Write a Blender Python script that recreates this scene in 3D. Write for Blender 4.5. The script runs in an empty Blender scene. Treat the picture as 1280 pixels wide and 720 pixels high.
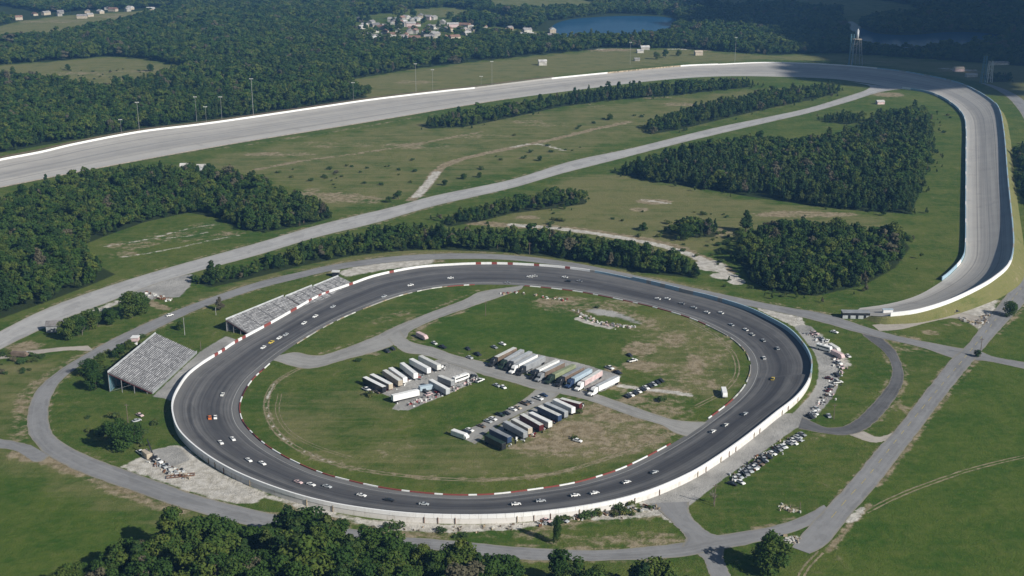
import bpy, bmesh, math, random
import numpy as np
from mathutils import Vector, Matrix
from mathutils.geometry import tessellate_polygon

# ------------------------------------------------------------------ camera, sky, sun, exposure
SC = bpy.context.scene
COL = SC.collection
CAM_H, FPX, HORIZON = 240.0, 1545.0, -130.0
TH = math.atan((360 - HORIZON) / FPX)
cam = bpy.data.cameras.new('camera')
cam.sensor_width = 36.0
cam.lens = 36.0 * FPX / 1280.0
cam.clip_start, cam.clip_end = 1.0, 30000.0
cam_ob = bpy.data.objects.new('camera', cam)
COL.objects.link(cam_ob)
cam_ob.location = (0, 0, CAM_H)
cam_ob.rotation_euler = (math.pi / 2 - TH, 0, 0)
SC.camera = cam_ob

SUN_AZ = math.atan2(0.79, -0.61)           # clockwise from +Y
SUN_EL = math.radians(32)
sdir = Vector((math.sin(SUN_AZ) * math.cos(SUN_EL), math.cos(SUN_AZ) * math.cos(SUN_EL), math.sin(SUN_EL)))
world = bpy.data.worlds.new('World')
SC.world = world
world.use_nodes = True
wn = world.node_tree
bg = wn.nodes['Background']
sky = wn.nodes.new('ShaderNodeTexSky')
sky.sky_type = 'NISHITA'
sky.sun_disc = False
sky.sun_elevation = SUN_EL
sky.sun_rotation = SUN_AZ
sky.air_density, sky.dust_density, sky.ozone_density = 1.0, 0.6, 1.2
wn.links.new(sky.outputs[0], bg.inputs[0])
bg.inputs[1].default_value = 0.05
sl = bpy.data.lights.new('sun', 'SUN')
sl.energy = 5.0
sl.angle = math.radians(0.5)
sl.color = (1.0, 0.955, 0.88)
sun_ob = bpy.data.objects.new('sun', sl)
COL.objects.link(sun_ob)
sun_ob.rotation_euler = sdir.to_track_quat('Z', 'Y').to_euler()
sun_ob.location = (0, 0, 600)
SC.view_settings.view_transform = 'Standard'
SC.view_settings.look = 'None'
SC.view_settings.gamma = 1.0
SC.view_settings.exposure = 0.3
SC.view_settings.use_curve_mapping = False
SC.cycles.max_bounces = 5
SC.cycles.diffuse_bounces = 2
SC.cycles.volume_bounces = 0

rng = np.random.default_rng(7)
random.seed(7)

# ------------------------------------------------------------------ geometry helpers
CT, ST = math.cos(TH), math.sin(TH)


def P(px, py, z=0.0):
    """where the sight line through a point of the photograph meets the height z"""
    x = (px - 640) / FPX
    y = (360 - py) / FPX
    d = (x, CT + y * ST, -ST + y * CT)
    t = (z - CAM_H) / d[2]
    return np.array((d[0] * t, d[1] * t, z))


def proj(p):
    p = np.asarray(p, float)
    v = p - np.array((0, 0, CAM_H))
    dz = v[..., 1] * CT - v[..., 2] * ST
    uy = v[..., 1] * ST + v[..., 2] * CT
    return 640 + FPX * v[..., 0] / dz, 360 - FPX * uy / dz


def PL(pts, z=0.0):
    return np.array([P(a, b, z) for a, b in pts])


def smooth(pts, n=12, closed=False):
    """Catmull-Rom through the points"""
    p = np.asarray(pts, float)
    if closed:
        p = np.vstack([p[-1:], p, p[:2]])
    else:
        p = np.vstack([2 * p[0] - p[1], p, 2 * p[-1] - p[-2]])
    out = []
    for i in range(1, len(p) - 2):
        t = np.linspace(0, 1, n, endpoint=False)[:, None]
        a, b, c, d = p[i - 1], p[i], p[i + 1], p[i + 2]
        out.append(0.5 * (2 * b + (c - a) * t + (2 * a - 5 * b + 4 * c - d) * t ** 2 + (3 * b - a - 3 * c + d) * t ** 3))
    out = np.vstack(out)
    if not closed:
        out = np.vstack([out, p[-2:-1]])
    return out


def resample(p, n, closed=False):
    p = np.asarray(p, float)
    q = np.vstack([p, p[:1]]) if closed else p
    s = np.r_[0, np.cumsum(np.linalg.norm(np.diff(q, axis=0), axis=1))]
    t = np.linspace(0, s[-1], n, endpoint=not closed)
    return np.stack([np.interp(t, s, q[:, k]) for k in range(q.shape[1])], 1)


def arclen(p):
    return np.r_[0, np.cumsum(np.linalg.norm(np.diff(p, axis=0), axis=1))]


def tag(o, label=None, cat=None, group=None, kind=None):
    if label:
        o['label'] = label
    if cat:
        o['category'] = cat
    if group:
        o['group'] = group
    if kind:
        o['kind'] = kind
    return o


def mk_mesh(name, v, f, mats=(), uv=None, smooth_shade=False):
    me = bpy.data.meshes.new(name)
    me.from_pydata([tuple(map(float, q)) for q in v], [], [tuple(int(i) for i in q) for q in f])
    for m in mats if isinstance(mats, (list, tuple)) else (mats,):
        me.materials.append(m)
    if uv is not None:
        lay = me.uv_layers.new(name='UVMap')
        idx = np.empty(len(me.loops), int)
        me.loops.foreach_get('vertex_index', idx)
        lay.data.foreach_set('uv', np.asarray(uv, float)[idx].ravel())
    if smooth_shade:
        me.polygons.foreach_set('use_smooth', [True] * len(me.polygons))
    me.update()
    return me


def link(name, me, parent=None, loc=None):
    o = bpy.data.objects.new(name, me)
    COL.objects.link(o)
    if parent is not None:
        o.parent = parent
    if loc is not None:
        o.location = loc
    return o


def empty(name, label=None, cat=None, group=None, loc=(0, 0, 0), kind=None):
    o = bpy.data.objects.new(name, None)
    o.empty_display_size = 1.0
    COL.objects.link(o)
    o.location = loc
    return tag(o, label, cat, group, kind)


def copy_tree(o, parent=None):
    c = o.copy()
    COL.objects.link(c)
    if parent is not None:
        c.parent = parent
    for ch in kids.get(o.name, ()):
        copy_tree(ch, c)
    return c


kids = {}


class MB:
    """collects simple solids for one mesh"""

    def __init__(s):
        s.v, s.f = [], []

    def add(s, v, f):
        k = len(s.v)
        s.v += [tuple(q) for q in v]
        s.f += [tuple(i + k for i in q) for q in f]
        return s

    def box(s, x0, x1, y0, y1, z0, z1, tx=0.0, ty=0.0):
        v = [(x0, y0, z0), (x1, y0, z0), (x1, y1, z0), (x0, y1, z0),
             (x0 + tx, y0 + ty, z1), (x1 - tx, y0 + ty, z1), (x1 - tx, y1 - ty, z1), (x0 + tx, y1 - ty, z1)]
        return s.add(v, [(0, 3, 2, 1), (4, 5, 6, 7), (0, 1, 5, 4), (1, 2, 6, 5), (2, 3, 7, 6), (3, 0, 4, 7)])

    def prism(s, prof, y0, y1, inset=0.0, zmid=None):
        """side profile in x,z drawn out along y; points above zmid are drawn in"""
        n = len(prof)
        v = []
        for y, sg in ((y0, 1), (y1, -1)):
            for x, z in prof:
                v.append((x, y + (sg * inset if zmid is not None and z > zmid else 0), z))
        f = [tuple(range(n)), tuple(range(2 * n - 1, n - 1, -1))]
        for i in range(n):
            j = (i + 1) % n
            f.append((j, i, i + n, j + n))
        return s.add(v, f)

    def cyl(s, c, r, h, n=8, axis='z', r2=None):
        r2 = r if r2 is None else r2
        v = []
        for k, rr in ((0, r), (1, r2)):
            for i in range(n):
                a = 2 * math.pi * i / n
                u, w = rr * math.cos(a), rr * math.sin(a)
                if axis == 'z':
                    v.append((c[0] + u, c[1] + w, c[2] + k * h))
                elif axis == 'y':
                    v.append((c[0] + u, c[1] + k * h - h / 2, c[2] + w))
                else:
                    v.append((c[0] + k * h, c[1] + u, c[2] + w))
        f = [tuple(range(n - 1, -1, -1)), tuple(range(n, 2 * n))]
        for i in range(n):
            j = (i + 1) % n
            f.append((i, j, j + n, i + n))
        return s.add(v, f)

    def bar(s, a, b, r, n=4, r2=None):
        a, b = Vector(a), Vector(b)
        q = (b - a).to_track_quat('Z', 'Y')
        L = (b - a).length
        r2 = r if r2 is None else r2
        v = []
        for z, rr in ((0, r), (L, r2)):
            for i in range(n):
                t = 2 * math.pi * (i + .5) / n
                v.append(tuple(a + q @ Vector((rr * math.cos(t), rr * math.sin(t), z))))
        f = [tuple(range(n - 1, -1, -1)), tuple(range(n, 2 * n))]
        for i in range(n):
            j = (i + 1) % n
            f.append((i, j, j + n, i + n))
        return s.add(v, f)

    def mesh(s, name, mats=(), smooth_shade=False):
        return mk_mesh(name, s.v, s.f, mats, smooth_shade=smooth_shade)


# ------------------------------------------------------------------ materials
def new_mat(name):
    m = bpy.data.materials.new(name)
    m.use_nodes = True
    nt = m.node_tree
    b = nt.nodes['Principled BSDF']
    b.inputs['Roughness'].default_value = 0.9
    b.inputs['Specular IOR Level'].default_value = 0.2
    return m, nt, b


class N:
    """short hand for building node trees"""

    def __init__(s, nt):
        s.nt = nt

    def n(s, t, **kw):
        x = s.nt.nodes.new(t)
        for k, v in kw.items():
            setattr(x, k, v)
        return x

    def L(s, a, b):
        s.nt.links.new(a, b)

    def val(s, x, sock):
        if isinstance(x, (int, float)):
            sock.default_value = x
        elif isinstance(x, tuple):
            sock.default_value = x if len(x) == len(sock.default_value) else (*x, 1)
        else:
            s.L(x, sock)

    def math(s, op, a, b=0.0, c=None, clamp=False):
        x = s.n('ShaderNodeMath', operation=op)
        x.use_clamp = clamp
        s.val(a, x.inputs[0])
        s.val(b, x.inputs[1])
        if c is not None:
            s.val(c, x.inputs[2])
        return x.outputs[0]

    def mix(s, fac, a, b):
        x = s.n('ShaderNodeMix', data_type='RGBA')
        s.val(fac, x.inputs[0])
        s.val(a, x.inputs[6])
        s.val(b, x.inputs[7])
        return x.outputs[2]

    def step(s, x, lo, hi):
        m = s.n('ShaderNodeMapRange', interpolation_type='SMOOTHSTEP')
        s.val(x, m.inputs[0])
        m.inputs[1].default_value = lo
        m.inputs[2].default_value = hi
        return m.outputs[0]

    def noise(s, vec, scale, detail=3.0, rough=0.55, dist=0.0):
        x = s.n('ShaderNodeTexNoise')
        x.inputs['Scale'].default_value = scale
        x.inputs['Detail'].default_value = detail
        x.inputs['Roughness'].default_value = rough
        x.inputs['Distortion'].default_value = dist
        s.L(vec, x.inputs['Vector'])
        return x.outputs[0]

    def mapping(s, vec, scale=(1, 1, 1), rot=(0, 0, 0)):
        x = s.n('ShaderNodeMapping')
        x.inputs['Scale'].default_value = scale
        x.inputs['Rotation'].default_value = rot
        s.L(vec, x.inputs['Vector'])
        return x.outputs[0]

    def pos(s):
        return s.n('ShaderNodeNewGeometry').outputs['Position']


def simple(name, col, var=0.25, scale=0.6, rough=0.85, spec=0.2, metal=0.0, rnd=0.0):
    """a colour with some grain and wear, and optional variation from object to object"""
    m, nt, b = new_mat(name)
    g = N(nt)
    tc = g.n('ShaderNodeTexCoord').outputs['Object']
    rr = g.math('MULTIPLY', g.n('ShaderNodeObjectInfo').outputs['Random'], 300.0)
    cb = g.n('ShaderNodeCombineXYZ')
    g.L(rr, cb.inputs[0])
    g.L(rr, cb.inputs[1])
    ad = g.n('ShaderNodeVectorMath', operation='ADD')
    g.L(tc, ad.inputs[0])
    g.L(cb.outputs[0], ad.inputs[1])
    f = g.noise(ad.outputs[0], scale, 4.0, 0.65)
    f = g.step(f, 0.3, 0.7)
    c = tuple(col)
    base = g.mix(f, tuple(x * (1 - var) for x in c), tuple(min(1, x * (1 + var * .6)) for x in c))
    if rnd:
        r = g.n('ShaderNodeObjectInfo').outputs['Random']
        k = g.math('MULTIPLY_ADD', r, rnd * 2, 1 - rnd)
        x = g.n('ShaderNodeMix', data_type='RGBA', blend_type='MULTIPLY')
        x.inputs[0].default_value = 1.0
        g.L(base, x.inputs[6])
        cc = g.n('ShaderNodeCombineColor')
        for i in range(3):
            g.L(k, cc.inputs[i])
        g.L(cc.outputs[0], x.inputs[7])
        base = x.outputs[2]
    g.L(base, b.inputs['Base Color'])
    b.inputs['Roughness'].default_value = rough
    b.inputs['Specular IOR Level'].default_value = spec
    b.inputs['Metallic'].default_value = metal
    return m


M = {}
M['white'] = simple('white_paint', (0.74, 0.74, 0.72), 0.12, 0.5, 0.5, 0.4)
M['offwhite'] = simple('dirty_white_paint', (0.58, 0.58, 0.55), 0.2, 0.5, 0.6, 0.3)
M['silver'] = simple('grey_aluminium_skin', (0.40, 0.42, 0.43), 0.18, 0.4, 0.45, 0.4)
M['grey'] = simple('mid_grey_paint', (0.25, 0.26, 0.27), 0.2, 0.4, 0.5, 0.3)
M['dark'] = simple('near_black_paint', (0.022, 0.024, 0.028), 0.3, 0.6, 0.35, 0.4)
M['black'] = simple('black_rubber', (0.015, 0.015, 0.016), 0.3, 2.0, 0.9, 0.1)
M['glass'] = simple('dark_window_glass', (0.02, 0.027, 0.035), 0.1, 1.0, 0.12, 0.5)
M['red'] = simple('red_paint', (0.27, 0.035, 0.03), 0.2, 0.5, 0.5, 0.3)
M['maroon'] = simple('maroon_paint', (0.085, 0.018, 0.02), 0.2, 0.5, 0.45, 0.3)
M['blue'] = simple('blue_paint', (0.028, 0.05, 0.105), 0.2, 0.5, 0.45, 0.3)
M['paleblue'] = simple('pale_blue_paint', (0.36, 0.44, 0.50), 0.15, 0.5, 0.5, 0.3)
M['green'] = simple('dark_green_paint', (0.02, 0.036, 0.025), 0.2, 0.5, 0.5, 0.3)
M['olive'] = simple('olive_paint', (0.22, 0.25, 0.15), 0.2, 0.4, 0.6, 0.3)
M['tan'] = simple('tan_paint', (0.42, 0.36, 0.28), 0.2, 0.4, 0.6, 0.3)
M['brown'] = simple('brown_paint', (0.16, 0.12, 0.09), 0.25, 0.4, 0.6, 0.3)
M['yellow'] = simple('yellow_paint', (0.55, 0.42, 0.08), 0.2, 0.5, 0.5, 0.3)
M['orange'] = simple('orange_paint', (0.6, 0.16, 0.04), 0.2, 0.5, 0.5, 0.3)
M['pink'] = simple('faded_pink_paint', (0.58, 0.44, 0.43), 0.2, 0.5, 0.6, 0.3)
M['teal'] = simple('faded_blue_green_paint', (0.10, 0.20, 0.25), 0.25, 0.3, 0.7, 0.2)
M['steel'] = simple('weathered_steel', (0.27, 0.27, 0.27), 0.25, 0.8, 0.6, 0.3)
M['rust'] = simple('rusty_steel', (0.17, 0.085, 0.05), 0.4, 1.0, 0.9, 0.1)
M['pole'] = simple('galvanised_pole', (0.33, 0.33, 0.32), 0.2, 0.8, 0.6, 0.3)
M['wood'] = simple('weathered_wood', (0.16, 0.13, 0.10), 0.3, 1.0, 0.95, 0.1)
M['bark'] = simple('bark', (0.085, 0.066, 0.05), 0.4, 1.5, 0.95, 0.05)
M['greywood'] = simple('bare_grey_branches', (0.17, 0.15, 0.13), 0.3, 1.0, 0.95, 0.05)
M['house_wall'] = simple('pale_house_wall', (0.38, 0.365, 0.33), 0.3, 0.2, 0.9, 0.1, rnd=0.3)
M['house_roof'] = simple('pale_house_roof', (0.36, 0.35, 0.335), 0.3, 0.2, 0.8, 0.1, rnd=0.35)
M['roof_red'] = simple('clay_roof', (0.21, 0.13, 0.10), 0.3, 0.3, 0.9, 0.1, rnd=0.3)
M['roof_grey'] = simple('grey_shingle_roof', (0.22, 0.21, 0.21), 0.3, 0.3, 0.9, 0.1, rnd=0.3)
M['bench'] = simple('aluminium_bench', (0.43, 0.43, 0.435), 0.6, 0.28, 0.55, 0.3, rnd=0.18)
M['deck'] = simple('dark_riser_deck', (0.16, 0.16, 0.165), 0.4, 0.3, 0.8, 0.2, rnd=0.1)
M['concrete'] = simple('pale_concrete', (0.46, 0.45, 0.42), 0.25, 0.15, 0.9, 0.15)
M['stain'] = simple('stained_concrete', (0.33, 0.27, 0.19), 0.6, 0.35, 0.9, 0.1)


def wall_mat(name, col, stain=(0.22, 0.17, 0.12), amt=0.5):
    m, nt, b = new_mat(name)
    g = N(nt)
    p = g.pos()
    f = g.noise(g.mapping(p, (1, 1, 0.35)), 0.5, 5.0, 0.7)
    f2 = g.noise(p, 0.07, 3.0)
    k = g.math('MULTIPLY', g.step(f, 0.5, 0.78), amt)
    c = g.mix(k, tuple(col), stain)
    c = g.mix(g.math('MULTIPLY', f2, 0.25), c, tuple(x * 0.72 for x in col))
    g.L(c, b.inputs['Base Color'])
    b.inputs['Roughness'].default_value = 0.75
    return m


M['wall_white'] = wall_mat('white_wall_paint', (0.76, 0.76, 0.75), amt=0.25)
M['wall_red'] = wall_mat('red_wall_paint', (0.23, 0.06, 0.05), amt=0.45)
M['wall_blue'] = wall_mat('bluish_wall_paint', (0.30, 0.42, 0.50), amt=0.3)
M['wall_raw'] = wall_mat('weathered_wall_base', (0.62, 0.60, 0.57), (0.20, 0.15, 0.09), 0.6)
M['wall_grey'] = wall_mat('bare_concrete_wall', (0.34, 0.33, 0.31), (0.16, 0.12, 0.09), 0.7)


def road_mat(name, col, var=0.3, edge=True, streak=None):
    """worn asphalt; UV: x across in 0..1, y along in metres"""
    m, nt, b = new_mat(name)
    g = N(nt)
    p = g.pos()
    uv = g.n('ShaderNodeUVMap').outputs[0]
    big = g.noise(p, 0.03, 4.0, 0.6)
    mid = g.noise(p, 0.25, 5.0, 0.65)
    along = g.noise(g.mapping(uv, (9, 0.015, 1)), 1.0, 4.0, 0.6)
    c0 = tuple(x * (1 - var) for x in col)
    c1 = tuple(x * (1 + var) for x in col)
    f = g.math('ADD', g.math('MULTIPLY', big, 0.4), g.math('ADD', g.math('MULTIPLY', mid, 0.3), g.math('MULTIPLY', along, 0.3)))
    c = g.mix(g.step(f, 0.36, 0.64), c0, c1)
    fine = g.noise(p, 2.2, 3.0, 0.7)
    c = g.mix(g.math('MULTIPLY', g.step(fine, 0.5, 0.8), 0.22), c, tuple(x * 1.5 for x in col))
    pat = g.noise(g.mapping(uv, (1.5, 0.05, 1)), 1.0, 2.0, 0.4)
    c = g.mix(g.math('MULTIPLY', g.step(pat, 0.56, 0.58), 0.22), c, tuple(x * 0.5 for x in col))
    if edge:
        sx = g.n('ShaderNodeSeparateXYZ')
        g.L(uv, sx.inputs[0])
        e = g.math('ABSOLUTE', g.math('SUBTRACT', sx.outputs[0], 0.5))
        e = g.math('ADD', e, g.math('MULTIPLY', g.math('SUBTRACT', mid, 0.5), 0.16))
        c = g.mix(g.math('MULTIPLY', g.step(e, 0.40, 0.5), 0.55), c, (0.25, 0.22, 0.15))
        wp = g.math('ABSOLUTE', g.math('SUBTRACT', g.math('ABSOLUTE', g.math('SUBTRACT', sx.outputs[0], 0.5)), 0.22))
        c = g.mix(g.math('MULTIPLY', g.math('SUBTRACT', 1.0, g.step(wp, 0.02, 0.09)), 0.22), c, tuple(x * 1.35 for x in col))
    ck = g.noise(g.mapping(uv, (4.0, 0.12, 1)), 1.0, 5.0, 0.75)
    c = g.mix(g.math('MULTIPLY', g.step(ck, 0.58, 0.68), 0.3), c, tuple(x * .45 for x in col))
    g.L(c, b.inputs['Base Color'])
    b.inputs['Roughness'].default_value = 0.85
    return m


M['road'] = road_mat('worn_grey_asphalt', (0.205, 0.205, 0.205), 0.16)
M['road_pale'] = road_mat('bleached_asphalt', (0.335, 0.33, 0.32), 0.14)
M['road_dark'] = road_mat('dark_patched_asphalt', (0.105, 0.105, 0.107), 0.3)
M['road_infield'] = road_mat('dusty_infield_asphalt', (0.255, 0.25, 0.235), 0.16)
M['road_dust'] = road_mat('gravel_drive', (0.34, 0.31, 0.27), 0.2)


def oval_mat():
    m, nt, b = new_mat('oval_asphalt')
    g = N(nt)
    p = g.pos()
    uv = g.n('ShaderNodeUVMap').outputs[0]
    sx = g.n('ShaderNodeSeparateXYZ')
    g.L(uv, sx.inputs[0])
    u, v = sx.outputs[0], sx.outputs[1]
    wob = g.math('MULTIPLY', g.math('SUBTRACT', g.noise(g.mapping(uv, (0, 0.012, 1)), 1.0, 2.0), 0.5), 0.10)
    uu = g.math('ADD', u, wob)
    cu = g.n('ShaderNodeCombineXYZ')
    g.L(uu, cu.inputs[0])
    g.L(v, cu.inputs[1])
    lines = g.noise(g.mapping(cu.outputs[0], (22, 0.006, 1)), 1.0, 4.0, 0.65)
    broad = g.noise(g.mapping(cu.outputs[0], (5, 0.004, 1)), 1.0, 2.0, 0.5)
    mid = g.noise(p, 0.12, 5.0, 0.65)
    f = g.math('ADD', g.math('MULTIPLY', lines, 0.5), g.math('ADD', g.math('MULTIPLY', broad, 0.35), g.math('MULTIPLY', mid, 0.15)))
    c = g.mix(g.step(f, 0.34, 0.66), (0.045, 0.045, 0.049), (0.160, 0.157, 0.154))
    # rubbered racing groove, cleaner top lane and apron
    groove = g.math('MULTIPLY', g.step(uu, 0.22, 0.38), g.math('SUBTRACT', 1.0, g.step(uu, 0.52, 0.72)))
    c = g.mix(g.math('MULTIPLY', groove, 0.55), c, (0.046, 0.046, 0.051))
    apron = g.math('SUBTRACT', 1.0, g.step(uu, 0.10, 0.16))
    c = g.mix(g.math('MULTIPLY', apron, 0.6), c, (0.17, 0.168, 0.162))
    top = g.step(uu, 0.78, 0.95)
    c = g.mix(g.math('MULTIPLY', top, 0.45), c, (0.15, 0.147, 0.142))
    pat = g.noise(g.mapping(cu.outputs[0], (3, 0.02, 1)), 1.0, 1.0, 0.3)
    c = g.mix(g.math('MULTIPLY', g.step(pat, 0.58, 0.6), 0.22), c, (0.028, 0.028, 0.03))
    # scuffs and tyre marks
    sc = g.noise(g.mapping(cu.outputs[0], (60, 0.035, 1)), 1.0, 3.0, 0.6)
    sc = g.math('MULTIPLY', g.step(sc, 0.66, 0.72), g.step(g.noise(p, 0.026, 2.0), 0.47, 0.58))
    c = g.mix(g.math('MULTIPLY', sc, 0.55), c, (0.30, 0.30, 0.30))
    sk = g.noise(g.mapping(cu.outputs[0], (75, 0.02, 1)), 1.3, 3.0, 0.6)
    c = g.mix(g.math('MULTIPLY', g.step(sk, 0.66, 0.74), 0.6), c, (0.025, 0.025, 0.027))
    fine = g.noise(p, 1.7, 3.0, 0.7)
    c = g.mix(g.math('MULTIPLY', g.step(fine, 0.55, 0.8), 0.16), c, (0.2, 0.2, 0.2))
    g.L(c, b.inputs['Base Color'])
    b.inputs['Roughness'].default_value = 0.75
    return m


def speedway_mat():
    m, nt, b = new_mat('speedway_asphalt')
    g = N(nt)
    p = g.pos()
    uv = g.n('ShaderNodeUVMap').outputs[0]
    sx = g.n('ShaderNodeSeparateXYZ')
    g.L(uv, sx.inputs[0])
    u = sx.outputs[0]
    lines = g.noise(g.mapping(uv, (26, 0.003, 1)), 1.0, 4.0, 0.65)
    broad = g.noise(g.mapping(uv, (6, 0.002, 1)), 1.0, 2.0, 0.5)
    mid = g.noise(p, 0.05, 5.0, 0.65)
    f = g.math('ADD', g.math('MULTIPLY', lines, 0.45), g.math('ADD', g.math('MULTIPLY', broad, 0.35), g.math('MULTIPLY', mid, 0.2)))
    c = g.mix(g.step(f, 0.34, 0.66), (0.27, 0.258, 0.240), (0.43, 0.410, 0.376))
    c = g.mix(g.math('MULTIPLY', g.math('MULTIPLY', g.step(u, 0.28, 0.36), g.math('SUBTRACT', 1.0, g.step(u, 0.5, 0.75))), 0.32), c, (0.20, 0.20, 0.20))
    c = g.mix(g.math('MULTIPLY', g.math('SUBTRACT', 1.0, g.step(u, 0.12, 0.25)), 0.4), c, (0.42, 0.41, 0.39))
    # lane seams
    for uc, w in ((0.26, .006), (0.52, .004), (0.76, .004)):
        e = g.math('ABSOLUTE', g.math('SUBTRACT', u, uc))
        c = g.mix(g.math('MULTIPLY', g.math('SUBTRACT', 1.0, g.step(e, w, w * 2.5)), 0.45), c, (0.12, 0.12, 0.12))
    cracks = g.noise(g.mapping(uv, (2.0, 0.05, 1)), 1.0, 5.0, 0.7)
    c = g.mix(g.math('MULTIPLY', g.step(cracks, 0.56, 0.70), 0.32), c, (0.17, 0.165, 0.16))
    g.L(c, b.inputs['Base Color'])
    b.inputs['Roughness'].default_value = 0.85
    return m


M['oval'] = oval_mat()
M['speedway'] = speedway_mat()


def ground_mat():
    m, nt, b = new_mat('ground_cover')
    g = N(nt)
    p = g.pos()
    a1 = g.n('ShaderNodeAttribute', attribute_name='cover_a')
    a2 = g.n('ShaderNodeAttribute', attribute_name='cover_b')
    s1 = g.n('ShaderNodeSeparateColor')
    g.L(a1.outputs['Color'], s1.inputs[0])
    s2 = g.n('ShaderNodeSeparateColor')
    g.L(a2.outputs['Color'], s2.inputs[0])
    dirt, dry, pale = s1.outputs[0], s1.outputs[1], s1.outputs[2]
    wood, crop, lot = s2.outputs[0], s2.outputs[1], s2.outputs[2]
    n1 = g.noise(p, 0.008, 4.0, 0.6)
    n2 = g.noise(p, 0.045, 5.0, 0.62)
    n3 = g.noise(p, 0.22, 5.0, 0.68)
    n4 = g.noise(p, 1.3, 4.0, 0.7)
    str_ = g.noise(g.mapping(p, (0.012, 0.16, 1), (0, 0, math.radians(-47))), 1.0, 4.0, 0.65)
    # green to straw grass
    f = g.math('ADD', g.math('MULTIPLY', n1, 0.35), g.math('ADD', g.math('MULTIPLY', n2, 0.4), g.math('MULTIPLY', n3, 0.25)))
    c = g.mix(g.step(f, 0.40, 0.60), (0.044, 0.090, 0.012), (0.116, 0.138, 0.031))
    c = g.mix(g.math('MULTIPLY', g.step(n3, 0.42, 0.75), 0.45), c, (0.120, 0.120, 0.044))
    c = g.mix(g.math('MULTIPLY', g.step(n4, 0.42, 0.72), 0.5), c, (0.024, 0.050, 0.009))
    c = g.mix(g.math('MULTIPLY', g.step(str_, 0.45, 0.72), 0.35), c, (0.125, 0.135, 0.042))
    # crop-like even green of the big fields
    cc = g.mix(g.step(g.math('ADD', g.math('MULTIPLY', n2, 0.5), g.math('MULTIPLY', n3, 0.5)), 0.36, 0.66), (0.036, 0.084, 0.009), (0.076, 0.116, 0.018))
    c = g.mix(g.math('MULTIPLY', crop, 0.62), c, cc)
    # bleached grass
    dd = g.math('ADD', dry, g.math('ADD', g.math('MULTIPLY', g.math('SUBTRACT', n2, 0.5), 0.9), g.math('MULTIPLY', g.math('SUBTRACT', str_, 0.5), 0.9)))
    c = g.mix(g.math('MULTIPLY', g.step(dd, 0.25, 0.85), 0.8), c, (0.170, 0.160, 0.070))
    # bare tan earth
    ee = g.math('ADD', dirt, g.math('ADD', g.math('MULTIPLY', g.math('SUBTRACT', n3, 0.5), 1.1), g.math('MULTIPLY', g.math('SUBTRACT', n2, 0.5), 1.2)))
    ec = g.mix(g.step(n3, 0.35, 0.7), (0.19, 0.150, 0.088), (0.345, 0.285, 0.20))
    c = g.mix(g.math('MULTIPLY', g.step(ee, 0.35, 0.75), 0.92), c, ec)
    # thin worn spots anywhere in the grass
    sp = g.math('ADD', g.math('MULTIPLY', n3, 0.6), g.math('MULTIPLY', n2, 0.4))
    c = g.mix(g.math('MULTIPLY', g.math('MULTIPLY', g.step(sp, 0.56, 0.70), g.math('SUBTRACT', 1.0, g.math('MULTIPLY', crop, .75))), 0.6), c, (0.20, 0.175, 0.105))
    # pale sand and crushed stone
    pp = g.math('ADD', pale, g.math('ADD', g.math('MULTIPLY', g.math('SUBTRACT', n3, 0.5), 0.8), g.math('MULTIPLY', g.math('SUBTRACT', str_, 0.5), 0.5)))
    pc = g.mix(g.step(n3, 0.35, 0.65), (0.36, 0.335, 0.285), (0.55, 0.525, 0.475))
    pc = g.mix(g.math('MULTIPLY', g.step(n2, 0.52, 0.7), 0.5), pc, (0.33, 0.32, 0.30))
    c = g.mix(g.step(pp, 0.38, 0.66), c, pc)
    # grey paved lots
    ll = g.math('ADD', lot, g.math('MULTIPLY', g.math('SUBTRACT', n3, 0.5), 0.45))
    lc = g.mix(g.step(n2, 0.35, 0.65), (0.25, 0.245, 0.23), (0.37, 0.36, 0.34))
    lc = g.mix(g.math('MULTIPLY', g.step(n3, 0.55, 0.75), 0.4), lc, (0.15, 0.14, 0.125))
    c = g.mix(g.step(ll, 0.40, 0.58), c, lc)
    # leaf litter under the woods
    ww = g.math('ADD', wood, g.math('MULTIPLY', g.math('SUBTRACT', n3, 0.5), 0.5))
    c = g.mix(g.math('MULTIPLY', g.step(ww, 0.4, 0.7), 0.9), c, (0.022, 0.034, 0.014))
    g.L(c, b.inputs['Base Color'])
    b.inputs['Roughness'].default_value = 1.0
    b.inputs['Specular IOR Level'].default_value = 0.05
    bp = g.n('ShaderNodeBump')
    bp.inputs['Strength'].default_value = 0.6
    bp.inputs['Distance'].default_value = 1.0
    g.L(g.math('ADD', n4, g.math('MULTIPLY', n3, 1.5)), bp.inputs['Height'])
    g.L(bp.outputs[0], b.inputs['Normal'])
    return m


M['ground'] = ground_mat()


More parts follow.
